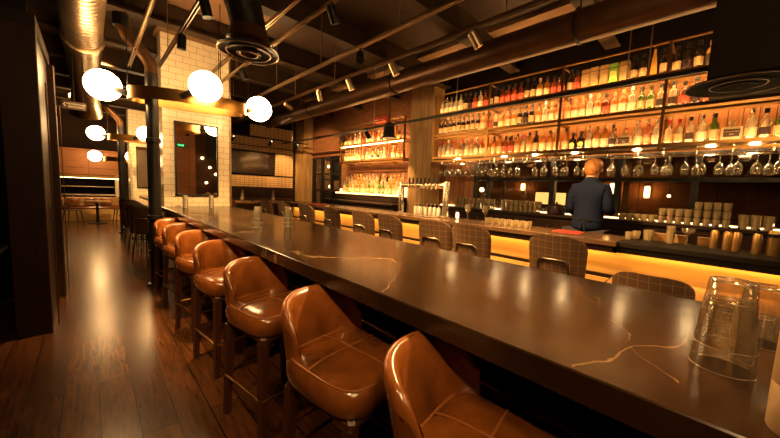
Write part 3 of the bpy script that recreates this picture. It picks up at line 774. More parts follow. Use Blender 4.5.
MB().lathe([(.11, 0), (.125, .01), (.125, .09), (.10, .135), (.05, .155), (.001, .158)], n=24).build('body', M['darkwood'], t)
MB().lathe([(.012, .155), (.018, .17), (.012, .185)], n=10).build('knob', M['blackm'], t)

# ------------------------------------------------------------------ things on the bar
def stem(x, y, z, lab, kind='wine'):
    if kind == 'wine': p = wine_glass()
    else: p = [(.036, 0), (.036, .003), (.006, .008), (.004, .02), (.004, .085), (.012, .095), (.045, .125), (.055, .16), (.0535, .16), (.043, .128), (.001, .10)]
    o = MB().lathe(p, n=20).build('wine_glass' if kind == 'wine' else 'coupe_glass', M['stemglass']); o.location = (x, y, z); tag(o, lab, 'glass'); return o
o = stem(4.12, 2.58, 1.10, 'empty wine glass on the bar, left of the two near the tap tower'); o.scale = (1.1, 1.1, 1.15)
o = stem(4.10, 2.28, 1.10, 'empty wine glass on the bar, right of the two near the tap tower'); o.scale = (1.1, 1.1, 1.15)
stem(4.15, .16, 1.09, 'coupe cocktail glass on the service mat left of the gold shakers', 'coupe')
for i, (x, y, s, lb) in enumerate([(4.15, .55, 1.05, 'low tumbler on the service mat, leftmost'), (4.06, .60, .95, 'small tumbler beside the leftmost tumbler on the service mat'), (4.15, .45, 1.3, 'flared tumbler on the service mat, second from left')]):
    tumbler(x, y, 1.10 if y > .62 else 1.09, lb, None, s)
o = copy_tree(pg0); o.location = (4.12, .28, 1.09); o.scale = (.9, .9, 1.15); tag(o, 'tall straight glass on the service mat beside the coupe', 'glass')
o.pop('group', None)
for i in range(14):
    tumbler(3.95+.09*(i % 2), 2.16-.09*(i//2), 1.10, 'tumbler on the bar top by the tap tower, %s pair, %s one' % (ORD[i//2], ['front', 'back'][i % 2]), 'tumblers on the bar top', .9)
for i, (x, y) in enumerate([(4.1, -.02), (4.06, -.10), (4.05, -.155), (4.07, -.21)]):
    if i == 3: x, y = 4.05, -.27
    h = .17
    b = MB().lathe([(.026, 0), (.028, .005), (.028, h-.02), (.02, h)], (0, 0, 0), 18).build('spirit_tin', M['goldtin']); b.location = (x, y, 1.09)
    MB().lathe([(.008, h-.005), (.008, h+.02), (.012, h+.022), (.010, h+.045)], n=10).build('pourer', M['capd'], b)
    tag(b, 'gold cylinder bottle with black pourer on the service mat, %s from left' % ORD[i], 'bottle', 'gold bottles on the service mat')
b = MB().lathe([(.034, 0), (.036, .005), (.036, .13), (.036, .15)], n=20).build('cocktail_shaker', M['goldtin']); b.location = (4.06, -.36, 1.09)
MB().lathe([(.0365, .15), (.0365, .18)], n=20).build('band', M['capd'], b); MB().lathe([(.036, .18), (.030, .205), (.018, .21)], n=20).build('lid', M['yellow'], b)
tag(b, 'wide gold shaker with dark band, right of the gold bottles', 'shaker')
for i in range(5):
    y = -.44-.055*i
    b = MB().lathe([(.018, 0), (.02, .004), (.02, .06), (.008, .075), (.008, .085)], n=14).build('dasher_bottle', M['b_dark']); b.location = (4.0, y, 1.09)
    MB().lathe([(.010, .083), (.010, .10), (.004, .115)], n=10).build('dropper', M['caps' if i % 2 else 'capd'], b)
    tag(b, 'tiny dark dasher bottle, %s in the row at the right edge' % ORD[i], 'bottle', 'dasher bottles on the service mat')
tag(bx(3.90, 4.14, 1.02, 1.30, 1.10, 1.106).build('menu_card', M['red']), 'red menu card lying on the bar in front of the bartender', 'menu')
tag(bx(3.75, 3.99, 6.35, 6.75, 1.10, 1.108).build('menu_card', M['red']), 'red menu card lying at the far end of the bar', 'menu')
for i, (y, c) in enumerate(((.36, 'wood_top'), (.22, 'wood_top'), (.03, 'wood_top'))):
    t = thing('caddy_box', 'wooden caddy box behind the service glasses, %s from left' % ORD[i], 'box', (4.24, y, 1.09), 0, 'wooden caddies on the bar')
    bx(-.03, .03, -.06, .06, 0, .075, b=.004).build('box_body', M['wood_top'], t); bx(-.032, .032, -.062, .062, .075, .082).build('lid', M['tanpaper'], t)
# beer tower
t = thing('beer_tap_tower', 'steel bridge-shaped beer tap tower with black handles on the bar', 'tap tower', (3.98, 0, 1.10))
for y in (3.86, 2.90):
    MB().lathe([(.075, 0), (.075, .02), (.05, .03), (.05, .55), (.045, .56)], (0, y, 0), 20).build('post', M['chrome'], t)
MB().tube([(0, 3.86, .50), (0, 2.90, .50)], .045, 16).build('bridge', M['chrome'], t)
for i in range(8):
    y = 3.62-.085*i
    f_ = MB().tube([(-.03, y, .50), (-.09, y, .49), (-.10, y, .44)], .012, 8).build('faucet', M['chrome'], t)
    MB().lathe([(.008, 0), (.009, .02), (.016, .05), (.014, .12), (.006, .13)], (-.07, y, .50), 10).build('tap_handle', M['black'], f_)
tr = MB(); tr.box(-.16, .05, 3.0, 3.76, 0, .012); tr.build('drip_tray', M['chrome'], t)
for i in range(7):
    b = MB().lathe([(.034, 0), (.036, .005), (.036, .12), (.012, .155), (.006, .20)], n=14).build('squeeze_bottle', M['white']); b.location = (4.22, 3.72-.085*i, 1.10)
    MB().lathe([(.020, .145), (.022, .15), (.022, .16), (.008, .17)], n=12).build('collar', M['capd' if i % 3 else 'capr'], b)
    tag(b, 'white squeeze bottle under the tap bridge, %s from left' % ORD[i], 'bottle', 'squeeze bottles under the taps')
for i, (x, y) in enumerate(((4.18, 2.80), (4.05, 2.72))):
    b = MB().lathe([(.03, 0), (.034, .005), (.034, .13), (.030, .13), (.030, .02), (.001, .02)], n=16).build('candle_holder', M['clear']); b.location = (x, y, 1.10)
    MB().lathe([(.02, .021), (.02, .09), (.004, .10)], n=12).build('candle', M['candle'], b)
    tag(b, 'glass candle holder with glowing candle, %s the tap tower' % ('just right of' if i == 0 else 'one step right of'), 'candle')

# ------------------------------------------------------------------ things on the marble counter
IT = [(.043, 0), (.043, .004), (.034, .105), (.030, .112), (.001, .112)]
def tall_stack(x, y, lab, n=3):
    t = None
    for i in range(n):
        o = MB().lathe([(.0425, 0), (.0435, .002), (.033, .11), (.030, .116), (.001, .116), (.001, .111), (.0315, .109), (.0418, .003), (.0425, 0)], n=28).build('tumbler', M['milk']); MB().tube([(.043*math.cos(2*PI*i/28), .043*math.sin(2*PI*i/28), .002) for i in range(28)], .0022, 6, closed=True).build('rim', M['rim_glint'], o); MB().tube([(.0315*math.cos(2*PI*i/28), .0315*math.sin(2*PI*i/28), .114) for i in range(28)], .0022, 6, closed=True).build('base_edge', M['rim_glint'], o)
        o.location = (x, y, 1.07+.047*i)
        tag(o, '%s upturned tumbler in %s' % (['bottom', 'middle', 'top'][i], lab), 'glass', 'stacked tumblers')
tall_stack(1.22, 3.20, 'the left stack on the marble counter')
tall_stack(1.51, 3.12, 'the right stack on the marble counter')
tall_stack(1.16, 6.22, 'the left stack in front of the mirror', 3)
tall_stack(1.55, 6.20, 'the right stack in front of the mirror', 3)
def big_glass(x, y, z, s, lab):
    o = MB().lathe([(.0475, 0), (.0482, .002), (.036, .135), (.031, .142), (.001, .142), (.001, .134), (.0345, .132), (.0468, .003), (.0475, 0)], n=40).build('tumbler', M['soft']); MB().tube([(.0478*math.cos(2*PI*i/40), .0478*math.sin(2*PI*i/40), .0015) for i in range(40)], .0013, 6, closed=True).build('rim', M['milk'], o); MB().tube([(.0335*math.cos(2*PI*i/40), .0335*math.sin(2*PI*i/40), .139) for i in range(40)], .0016, 6, closed=True).build('base_edge', M['milk'], o); o.location = (x, y, z); o.scale = (s, s, s)  # brighter rim and base rings paint in the glint along the edges
    tag(o, lab, 'glass', 'upturned tumblers near the camera')
big_glass(1.19, -.05, 1.07, 1.3, 'large upturned clear tumbler nearest the camera on marble')
big_glass(1.19, -.05, 1.131, 1.24, 'upturned tumbler stacked over the nearest large tumbler')
big_glass(1.50, -.135, 1.07, 1.3, 'upturned tumbler behind the nearest one at the right edge')
b = MB().lathe([(.040, 0), (.043, .006), (.043, .09), (.041, .093), (.043, .096), (.042, .19), (.016, .235), (.014, .29)], n=28).build('water_bottle', pm('frosted_bottle', (.55, .38, .20), .35, noise=.1)); b.location = (.950, -.150, 1.07)
MB().lathe([(.017, .285), (.017, .315)], n=14).build('cap', M['caps'], b)
tag(b, 'pale ribbed bottle cut by the right edge on the marble counter', 'bottle')

# ------------------------------------------------------------------ bartender
def skin_mesh(name, nodes, edges, mat, parent=None, sub=2, root=0):
    me = bpy.data.meshes.new(name); me.from_pydata([n[0] for n in nodes], edges, []); me.update()
    o = bpy.data.objects.new(name, me); col.objects.link(o); me.materials.append(mat)
    sk = o.modifiers.new('skin', 'SKIN'); sk.use_smooth_shade = True; sk.branch_smoothing = .3
    if not me.skin_vertices:
        me.attributes  # layer comes with the modifier
    for i, n in enumerate(nodes):
        r = n[1] if isinstance(n[1], tuple) else (n[1], n[1])
        me.skin_vertices[0].data[i].radius = r; me.skin_vertices[0].data[i].use_root = (i == root)
    s = o.modifiers.new('sub', 'SUBSURF'); s.levels = sub; s.render_levels = sub
    if parent: o.parent = parent
    return o
def person():
    # local: faces +X, origin on the floor between the feet
    nd = [((0, 0, 1.00), (.115, .16)), ((.01, 0, 1.15), (.10, .14)), ((.02, 0, 1.30), (.105, .155)), ((.01, 0, 1.45), (.085, .13)), ((.0, 0, 1.56), (.065, .085)), ((.012, 0, 1.615), .064), ((.028, 0, 1.665), (.070, .068)), ((.032, 0, 1.725), (.086, .074)), ((.03, 0, 1.785), (.068, .060))]
    ed = [(i, i+1) for i in range(8)]
    def add(p, r, frm):
        nd.append((p, r)); ed.append((frm, len(nd)-1)); return len(nd)-1
    for s in (-1, 1):
        sh = add((-.01, s*.160, 1.475), (.048, .048), 3)
        el = add((.0, s*.208, 1.235), .046, sh)
        if s > 0: w = add((.20, .18, 1.12), .030, add((.10, .205, 1.165), .042, el))
        else: w = add((.25, -.18, 1.18), .030, add((.13, -.205, 1.20), .042, el))
        x, y, z = nd[w][0]; pl = add((x+.06, y-s*.01, z+.005), (.030, .016), w)
        for k in range(4):
            yo = (-.024+.016*k); ln = [.055, .068, .072, .062][k]
            a = add((x+.10, y-s*.01+yo, z+.0), .0085, pl); b = add((x+.10+ln*.5, y-s*.01+yo*1.2, z-.012), .0078, a); add((x+.10+ln*.8, y-s*.01+yo*1.2, z-.034), .0065, b)
        th = add((x+.05, y-s*.045, z-.006), .010, pl); add((x+.085, y-s*.055, z-.018), .008, th)
        hp = add((0, s*.095, .92), (.085, .085), 0); kn = add((.015, s*.105, .50), .056, hp); an = add((-.01, s*.11, .09), .038, kn)
        ft = add((.10, s*.125, .035), (.035, .042), an); add((.17, s*.13, .03), (.022, .038), ft)
    body = skin_mesh('person', nd, ed, M['skin'])
    # clothes
    nd = [((0, 0, .94), (.165, .195)), ((0, 0, 1.06), (.150, .185)), ((.01, 0, 1.18), (.145, .175)), ((.02, 0, 1.31), (.145, .185)), ((.008, 0, 1.46), (.130, .190)), ((.0, 0, 1.555), (.090, .120)), ((.012, 0, 1.635), (.068, .074))]
    ed = [(i, i+1) for i in range(6)]
    for s in (-1, 1):
        a = len(nd); nd.append(((-.01, s*.165, 1.49), .074)); nd.append(((-.012, s*.196, 1.37), .066)); nd.append(((0, s*.208, 1.235), .060))
        nd.append((((.105, .205, 1.165) if s > 0 else (.13, -.205, 1.202)), .056))
        ed += [(4, a), (a, a+1), (a+1, a+2), (a+2, a+3)]
    skin_mesh('shirt', nd, ed, M['navy'], body)
    nd = [((0, 0, .96), (.150, .180))]; ed = []
    for s in (-1, 1):
        a = len(nd); nd += [((0, s*.098, .88), .102), ((.015, s*.107, .50), .076), ((-.008, s*.112, .12), .060)]; ed += [(0, a), (a, a+1), (a+1, a+2)]
    skin_mesh('trousers', nd, ed, M['trouser'], body)
    for s in (-1, 1):
        sh = MB(); rings = [[(.06+.155*sq(2*PI*i/20, 2.6)[0]*k, s*.12+.055*sq(2*PI*i/20, 2.6)[1]*k, z) for i in range(20)] for k, z in ((1, 0), (1.02, .03), (.97, .06), (.6, .10), (.4, .115))]
        sh.loft(rings).build('shoe', M['black'], body)
    ap = MB(); rings = []
    for z, k in ((.62, .93), (.80, .93), (1.0, .90), (1.10, .84)):
        rings.append([(.012+.155*k*math.cos(a), .205*k*math.sin(a), z) for a in [math.radians(-92+184*i/30) for i in range(31)]]+[(.012+.150*k*math.cos(a), .200*k*math.sin(a), z) for a in [math.radians(92-184*i/30) for i in range(31)]])
    ap.loft(rings).build('apron', M['apron'], body)
    st = MB(); st.tube([(.004+.136*math.cos(2*PI*i/28), .158*math.sin(2*PI*i/28), 1.105) for i in range(28)], .011, 8, closed=True)
    for s in (-1, 1): st.tube([(-.134, 0, 1.105), (-.148, s*.05, 1.13), (-.142, s*.075, 1.10), (-.136, s*.03, 1.09)], .007, 6); st.tube([(-.136, 0, 1.10), (-.160, s*.03, .98), (-.165, s*.035, .86)], .007, 6)
    st.build('apron_string', M['apron'], body)
    hr = MB(); rings = []
    for i in range(17):
        ph = PI*i/16*.70; rr = math.sin(ph); ring = []
        for j in range(40):
            a = 2*PI*j/40; ca, sa = math.cos(a), math.sin(a)
            k = 1+.028*math.sin(7*a+3*ph)*math.sin(9*ph+a)+random.uniform(-.012, .012)
            ring.append((.026+.112*rr*ca*(.95 if ca > .3 else 1)*k, .097*rr*sa*k, 1.738+.108*math.cos(ph)*k-.030*max(0, -ca)*(i/16)**2+.125*max(0, ca)*(i/16)**2))
        rings.append(ring)
    hr.loft(rings).build('hair', M['hair'], body)
    for s in (-1, 1):
        MB().lathe([(.001, -.008), (.022, -.006), (.028, 0), (.024, .007), (.001, .009)], (.035, s*.090, 1.700), 14, 'y').build('ear', M['skin'], body).scale = (1, 1, 1)
        MB().lathe([(.012*math.sin(PI*i/6), -.012*math.cos(PI*i/6)) for i in range(7)], (.104, s*.030, 1.718), 12).build('eye', M['eye'], body)
    MB().lathe([(.001, -.03), (.014, -.02), (.016, -.008), (.006, .025), (.001, .035)], (.118, 0, 1.688), 10).build('nose', M['skin'], body)
    MB().tube([(.098, -.025, 1.652), (.106, 0, 1.650), (.098, .025, 1.652)], .005, 6).build('mouth', M['redlabel'], body)
    return body
p = person(); p.location = (4.52, 1.10, .10); p.rotation_euler = (0, 0, math.radians(-6)); s = 1.0; p.scale = (1.0, 1.02, 1.03)
tag(p, 'person with short ginger hair in navy shirt and apron, back turned behind the bar', 'person')

# ------------------------------------------------------------------ back room seen through the windows
def sconce(y, z, lab, h=.16):
    t = thing('wall_sconce', lab, 'lamp', (7.97, y, z))
    bx(-.015, .03, -.05, .05, -.14, .14).build('backplate', M['brass'], t); MB().lathe([(.03, -h/2), (.042, -h/2+.02), (.042, h/2-.02), (.03, h/2)], (-.07, 0, 0), 14).build('lamp_shade', M['sconce'], t)
    MB().tube([(0, 0, -.09), (-.07, 0, -.085)], .01, 6).build('arm', M['brass'], t)
sconce(.96, 1.67, 'bright wall sconce beyond the window, right of the bartender', .22)
sconce(1.53, 1.72, 'wall sconce beyond the window, half hidden by the bartender', .22)
sconce(3.41, 1.72, 'wall sconce beyond the window, left of the bartender')
for i, (y, z) in enumerate(((4.55, 1.61), (1.3, 1.62), (.63, 1.60), (11.3, 2.35), (11.35, 1.55))):
    t = thing('pendant_bulb', 'small hanging bulb beyond the window, %s' % ['far left by the dark post', 'just right of the bright bartender-side sconce', 'above the middle tumblers', 'in the far brick-wall window, upper', 'in the far brick-wall window, lower'][i], 'lamp', (7.4, y*.937, z))
    r = .055 if i in (0, 3, 4) else .025
    if i > 2: t.location.x = 7.0; t.location.y = y-.15*(i-3)-.35
    MB().lathe([(r*math.sin(PI*k/10), -r*math.cos(PI*k/10)) for k in range(11)], n=16).build('bulb', M['bulb_soft'], t)
    MB().tube([(0, 0, r), (0, 0, 3.95-z)], .006, 6).build('cord', M['black'], t)
t = thing('lightbox', 'glowing amber panel beyond the window behind stacked glasses', 'lamp', (7.985, 2.75, 1.46))
bx(-.06, .0145, -.36, .36, -.16, .16).build('casing', M['blackm'], t); bx(-.066, -.061, -.34, .34, -.14, .14).build('face', M['lightbox'], t)

# ------------------------------------------------------------------ ceiling kit
def ribs(name, x, z, y0, y1, r, pitch, mat, parent):
    prof = []; y = y0
    while y < y1:
        prof += [(r, y), (r, y+pitch*.8), (r*1.014, y+pitch*.86), (r*1.014, y+pitch*.94)]; y += pitch
    return MB().lathe(prof, (x, 0, z), 40, 'y').build(name, mat, parent)
t = thing('spiral_duct', 'large ribbed metal duct running along the aisle ceiling', 'duct')
ribs('duct_run', .0, 3.42, .4, 6.2, .20, .10, M['galv'], t)
ribs('duct_section', .0, 3.42, 6.28, 9.4, .205, .10, M['galv'], t)
MB().lathe([(.205, 6.16), (.225, 6.17), (.225, 6.30), (.205, 6.31)], (.0, 0, 3.42), 40, 'y').build('joint_collar', M['galv'], t)
MB().tube([(.0, 9.35, 3.42), (.0, 9.8, 3.40), (.0, 10.2, 3.25), (.0, 10.4, 3.0)], [.205, .22, .25, .29], 30).build('outlet', M['galv'], t)
sr = MB()
for y in (1.2, 4.0, 6.8): sr.box(-.212, -.198, y-.02, y+.02, 3.4, 3.95); sr.box(.198, .212, y-.02, y+.02, 3.4, 3.95)
sr.build('strap', M['galv'], t)
t = thing('duct_diffuser', 'dark elbow duct with round diffuser hanging above the marble counter', 'duct', (1.17, 3.30, 0))
arc = [(-.62+.0, 0, 3.62)]
el = [(0, 0, 2.86), (0, 0, 2.92)]+[(-.55+.55*math.cos(a), -.06*(1-math.cos(a)), 2.94+.62*math.sin(a)) for a in [PI/2*i/8 for i in range(9)]]+[(-.70, -.08, 3.56)]
MB().tube(el, .16, 26).build('elbow', M['blackm'], t)
d = MB()
for r0_, r1_, za, zb in ((.165, .275, 2.86, 2.80), (.11, .20, 2.83, 2.785), (.04, .115, 2.80, 2.77)):
    d.lathe([(r0_, za), (r0_+.02, za-.01), (r1_, zb), (r1_, zb-.008), (r0_, za-.03)], n=40)
d.build('diffuser', M['blackm'], t)
rr = MB()
for r in (.275, .20, .08): rr.tube([(r*math.cos(2*PI*i/40), r*math.sin(2*PI*i/40), 2.795-(.02 if r < .3 else 0)-(.012 if r < .2 else 0)) for i in range(40)], .006, 6, closed=True)
rr.build('diffuser_rim', M['galv'], t)
MB().lathe([(.165, 2.86), (.20, 2.88), (.165, 3.0)], n=30).build('collar', M['coppert'], t)
MB().tube([(-.58, -.07, 3.7), (-.58, -.07, 3.95)], .008, 6).build('hanger_rod', M['galv'], t)
t = thing('ceiling_bulkhead', 'black box bulkhead hanging at upper right over the bar', 'bulkhead', (0, 0, 0))
bx(3.45, 4.25, -1.6, .14, 2.46, 3.95).build('casing', M['void'], t)
d = MB()
for r0_, r1_, zb in ((.19, .31, 2.43), (.10, .20, 2.425), (.02, .11, 2.42)): d.lathe([(r0_, 2.4595), (r1_, zb+.03), (r1_, zb+.02), (r0_, 2.4515)], (3.78, -.03, 0), 36)
d.build('diffuser', M['void'], t)
rr = MB()
for r in (.31, .16): rr.tube([(3.78+r*math.cos(2*PI*i/36), -.03+r*math.sin(2*PI*i/36), 2.449) for i in range(36)], .006, 6, closed=True)
rr.build('diffuser_rim', M['coppert'], t)
tag(MB().tube([(3.88, -1.5, 3.34), (3.88, .1, 3.34), (3.86, 9.3, 3.34)], .17, 26).build('ceiling_pipe', M['coppert']), 'thick bronze pipe running above the bar to the far wall', 'pipe')
bpy.data.objects['ceiling_pipe'].location = (0, 0, 0)
for y in (1.2, 4.0, 6.8, 8.6):
    ps = MB().tube([(3.87+.18*math.cos(2*PI*i/20), y, 3.34+.18*math.sin(2*PI*i/20)) for i in range(20)], .012, 6, closed=True); ps.tube([(3.87, y, 3.51), (3.87, y, 3.95)], .008, 6)
    ps.build('pipe_hanger', M['blackm'], bpy.data.objects['ceiling_pipe'])
o = MB().tube([(4.30, 4.4, 3.45), (4.30, 9.6, 3.45)], .11, 20).build('ceiling_pipe', M['coppert']); tag(o, 'shorter bronze pipe beside the far bottle shelf', 'pipe')
for y in (4.8, 7.2, 9.2): MB().tube([(4.30, y, 3.55), (4.30, y, 3.95)], .008, 6).build('pipe_hanger', M['blackm'], o)
o = MB().tube([(3.1, 7.6, 3.35), (3.1, 9.9, 3.35)], .12, 20).build('ceiling_pipe', M['coppert']); tag(o, 'stubby bronze pipe near the tiled television wall', 'pipe')
MB().tube([(3.1, 8.2, 3.46), (3.1, 8.2, 3.95)], .01, 6).build('pipe_hanger', M['blackm'], o)
def track(x, z, y0, y1, lab, name='lighting_track', w=.018, mat='coppert', hy=()):
    t = thing(name, lab, 'track', (x, 0, z))
    m = MB(); m.box(-w, -w+.008, y0, y1, -.02, .02); m.box(w-.008, w, y0, y1, -.02, .02); m.box(-w, w, y0, y1, .012, .02)
    m.build('channel', M[mat], t)
    for y in (hy or [y0+.4+(y1-y0-.8)*i/3 for i in range(4)]):
        MB().tube([(0, y, .01), (0, y, 3.94-z)], .006, 6).build('hanger_rod', M['galv'], t)
    return t
track(.81, 3.2, 1.0, 6.0, 'lighting track over the leather stools, ending at the tiled column', hy=(1.5, 5.2))
track(.49, 3.2, 1.0, 6.3, 'slim twin conduit beside the big ribbed duct', 'conduit', hy=(1.5, 5.8), mat='galv')
track(1.51, 3.3, 1.2, 7.5, 'conduit passing behind the dark elbow duct', 'conduit', hy=(2.4, 6.9), mat='galv')
track(1.76, 3.3, 1.0, 7.5, 'lighting track just right of the dark elbow duct', hy=(2.0, 5.5), mat='galv')
track(2.33, 3.15, .6, 9.0, 'bright-edged lighting track crossing the middle of the ceiling', hy=(2.4, 3.9, 5.3, 7.5), mat='galv')
track(2.82, 3.15, .6, 9.4, 'lighting track with silver spots beside the bronze pipe', hy=(1.5, 4.3, 5.6, 8.0))
track(4.25, 2.76, .15, 9.2, 'black rail running in front of the bottle shelves', 'rail', .014, 'blackm', hy=(.62, .80, 3.0, 5.0, 7.6))
t = track(3.8, 2.78, 0, .01, 'x') if False else None
m = MB().tube([(2.1, 8.9, 2.80), (4.9, 8.9, 2.80)], .018, 8)
o = m.build('lighting_track', M['blackm']); tag(o, 'black cross track with small spots in front of the tiled wall', 'track')
for x in (2.6, 3.5, 4.4): MB().tube([(x, 8.9, 2.8), (x, 8.9, 3.95)], .006, 6).build('hanger_rod', M['galv'], o)
def spot(x, y, z, tgt, energy, lab, mat='black', r=.045, size=60, on=True, blend=.6):
    """track head hanging at z (track underside), aimed at tgt"""
    t = thing('track_spotlight', lab, 'spotlight', (x, y, z), 0, None)
    MB().tube([(0, 0, 0), (0, 0, -.055)], .014, 8).build('stem', M['blackm'], t)
    d = (Vector(tgt)-Vector((x, y, z-.08))).normalized(); c = Vector((0, 0, -.09))
    h = MB().tube([c-d*.07, c-d*.06, c-d*.02, c+d*.075, c+d*.095, c+d*.095, c+d*.04], [r*.6, r*.95, r, r, r, r*.86, r*.84], 18, caps=False).build('head', M[mat], t)
    MB().tube([c+d*.034, c+d*.040], r*.82, 18).build('lens', M['bulb'] if on else M['bulb_soft'], h)
    if energy:
        l = lamp('spot_beam', 'SPOT', Vector((x, y, z))+c+d*.11, energy, (1., .55, .19), spot_size=math.radians(size), spot_blend=blend, shadow_soft_size=.03)
        aim(l, tgt)
SPOTS = [(.81, 4.36, 3.18, (.70, 4.6, .8), 160, 'black track spot below the tiled column top', 'black'),
         (.81, 3.36, 3.18, (1.3, 3.4, .9), 160, 'black track spot left of the dark elbow duct', 'black'),
         (1.76, 4.13, 3.28, (1.5, 5.4, 1.0), 160, 'black track spot peeking out right of the round diffuser', 'black'),
         (2.82, 3.90, 3.13, (3.7, 3.6, 1.1), 220, 'silver track spot, middle one of three by the bronze pipe', 'galv'),
         (2.82, 4.75, 3.13, (3.7, 5.2, 1.1), 220, 'silver track spot, leftmost of three by the bronze pipe', 'galv'),
         (2.82, 2.98, 3.13, (3.7, 2.4, 1.1), 220, 'silver track spot, rightmost of three by the bronze pipe', 'galv'),
         (2.82, 1.82, 3.13, (3.9, 1.1, 1.2), 260, 'silver track spot in front of the thick bronze pipe, upper right', 'galv'),
         (2.33, 3.03, 3.13, (1.2, 1.55, 1.07), 110, 'glaring round ceiling spot near the top centre', 'black'),
         (1.76, 1.75, 3.28, (2.85, 1.3, .95), 150, 'black track spot turned to the near plaid chairs', 'black'),  # added to brighten the near chair backs
         (1.76, 2.75, 3.28, (2.85, 2.9, .95), 150, 'black track spot turned to the middle plaid chairs', 'black'),  # added for light on the middle chair backs
         (1.76, 5.2, 3.28, (2.85, 4.9, .95), 150, 'black track spot turned to the far plaid chairs', 'black'),  # added for light on the far chair backs
         (2.33, 1.0, 3.13, (1.5, .8, 1.07), 90, 'black track spot over the near end of the marble counter', 'black'),  # added head, out of view, for more light on the counter
         (2.82, 5.9, 3.13, (5.3, 5.9, 1.9), 260, 'silver track spot farthest along, turned to the brick wall', 'galv'),  # added to brighten the brick wall
         (2.82, 7.3, 3.13, (5.3, 8.6, 2.0), 220, 'silver track spot near the tiled wall, turned to the timber corner', 'galv'),  # added to brighten the timber corner column
         (2.75, 8.9, 2.79, (2.8, 9.9, 2.0), 50, 'small black spot on the cross track, left', 'blackm'),
         (3.75, 8.9, 2.79, (3.8, 9.9, 2.0), 50, 'small black spot on the cross track, middle', 'blackm'),
         (4.55, 8.9, 2.79, (4.6, 9.9, 2.0), 50, 'small black spot on the cross track, right', 'blackm')]
for a in SPOTS: spot(*a)
spot(4.25, 6.1, 2.745, (5.15, 6.1, 1.5), 70, 'added black spot on the rail lighting the far back counter, left', 'black', size=80)  # rail heads added to brighten the bottles on this counter
spot(4.25, 5.2, 2.745, (5.15, 5.2, 1.5), 70, 'added black spot on the rail lighting the far back counter, right', 'black', size=80)
spot(-.3, 12.3, 3.945, (-.1, 15.2, .6), 800, 'added black ceiling spot shining on the far bench, left', 'black', size=70)  # added to lift the dark far bench
spot(.45, 10.2, 3.945, (.1, 13.2, 0), 260, 'added black ceiling spot shining on the far tables', 'black', size=70)  # added light for the far dining tables
spot(.2, 8.0, 3.945, (.9, 9.0, .9), 160, 'added black ceiling spot over the aisle past the ribbed duct', 'black', size=80)  # added to brighten the aisle beyond the column
# aisle track left of the duct, added out of view to light near stools
track(-.45, 3.2, -1.6, 2.6, 'added lighting track above the aisle, left of the ribbed duct', hy=(-1.2, 2.2))
spot(-.45, 2.2, 3.18, (.80, 3.3, .8), 65, 'added black track spot in the aisle, farthest from the rear wall', 'black', size=55)
spot(-.45, 1.2, 3.18, (.80, 2.3, .8), 45, 'added black track spot in the aisle, second from the far end', 'black', size=55)
spot(-.45, .2, 3.18, (.80, 1.4, .8), 30, 'added black track spot in the aisle, third from the far end', 'black', size=55)
spot(-.45, -.9, 3.18, (.85, .6, .8), 30, 'added black track spot in the aisle, nearest the rear wall', 'black', size=55)
o = thing('bar_speaker', 'black cone speaker on the rail between the two bottle shelves', 'speaker', (4.45, 4.75, 2.74))
MB().lathe([(.06, .12), (.10, .08), (.12, -.14), (.14, -.16), (.14, -.18), (.02, -.18)], n=24).build('cone', M['black'], o); MB().tube([(0, 0, .12), (0, 0, 1.20)], .01, 6).build('rod', M['blackm'], o)
# hanging sign
t = thing('hanging_sign', 'small brown sign with white arrow and two lines, hanging in the aisle', 'sign', (-.12, 6.5, 2.52))
bx(-.125, .125, -.01, .01, -.055, .055).build('board', M['trim'], t)
Rs = Matrix(((1, 0, 0, 0), (0, 0, -1, -.0105), (0, 1, 0, 0), (0, 0, 0, 1)))
text_mesh('INDOOR PATIO', .028, M['white'], t, Matrix.Translation((.022, 0, .018)) @ Rs, 'lettering'); text_mesh('RESTROOMS', .030, M['white'], t, Matrix.Translation((.022, 0, -.02)) @ Rs, 'lettering')
MB().tube([(-.088, -.012, .028), (-.108, -.012, .004), (-.088, -.012, -.020)], .004, 6).build('arrow', M['white'], t)
hs = MB(); [hs.tube([(x, 0, .055), (x, 0, .70 if x else .735)], .004, 6) for x in (.0, .1)]; hs.build('hanger_rod', M['blackm'], t)

t = thing('exit_sign', 'green EXIT sign on the rear wall, a speck in the column mirror', 'sign', (2.98, -3.85, 3.1))
bx(-.17, .17, -.05, .03, -.09, .09, b=.006).build('casing', M['black'], t); bx(-.155, .155, .031, .034, -.075, .075).build('face', M['black'], t)
text_mesh('EXIT', .12, M['exit'], t, Matrix(((-1, 0, 0, 0), (0, 0, 1, .035), (0, 1, 0, 0), (0, 0, 0, 1))), 'lettering')
for i, (x, z) in enumerate(((3.75, 2.6), (4.05, 2.2), (4.3, 1.9), (3.9, 1.5))):
    t = thing('pendant_bulb', 'small hanging bulb at the rear wall, %s in the mirror' % ['highest', 'second highest', 'second lowest', 'lowest'][i], 'lamp', (x, -3.5, z))
    MB().lathe([(.05*math.sin(PI*k/10), -.05*math.cos(PI*k/10)) for k in range(11)], n=14).build('bulb', M['bulb_soft'], t); MB().tube([(0, 0, .05), (0, 0, 3.945-z)], .006, 6).build('cord', M['black'], t)
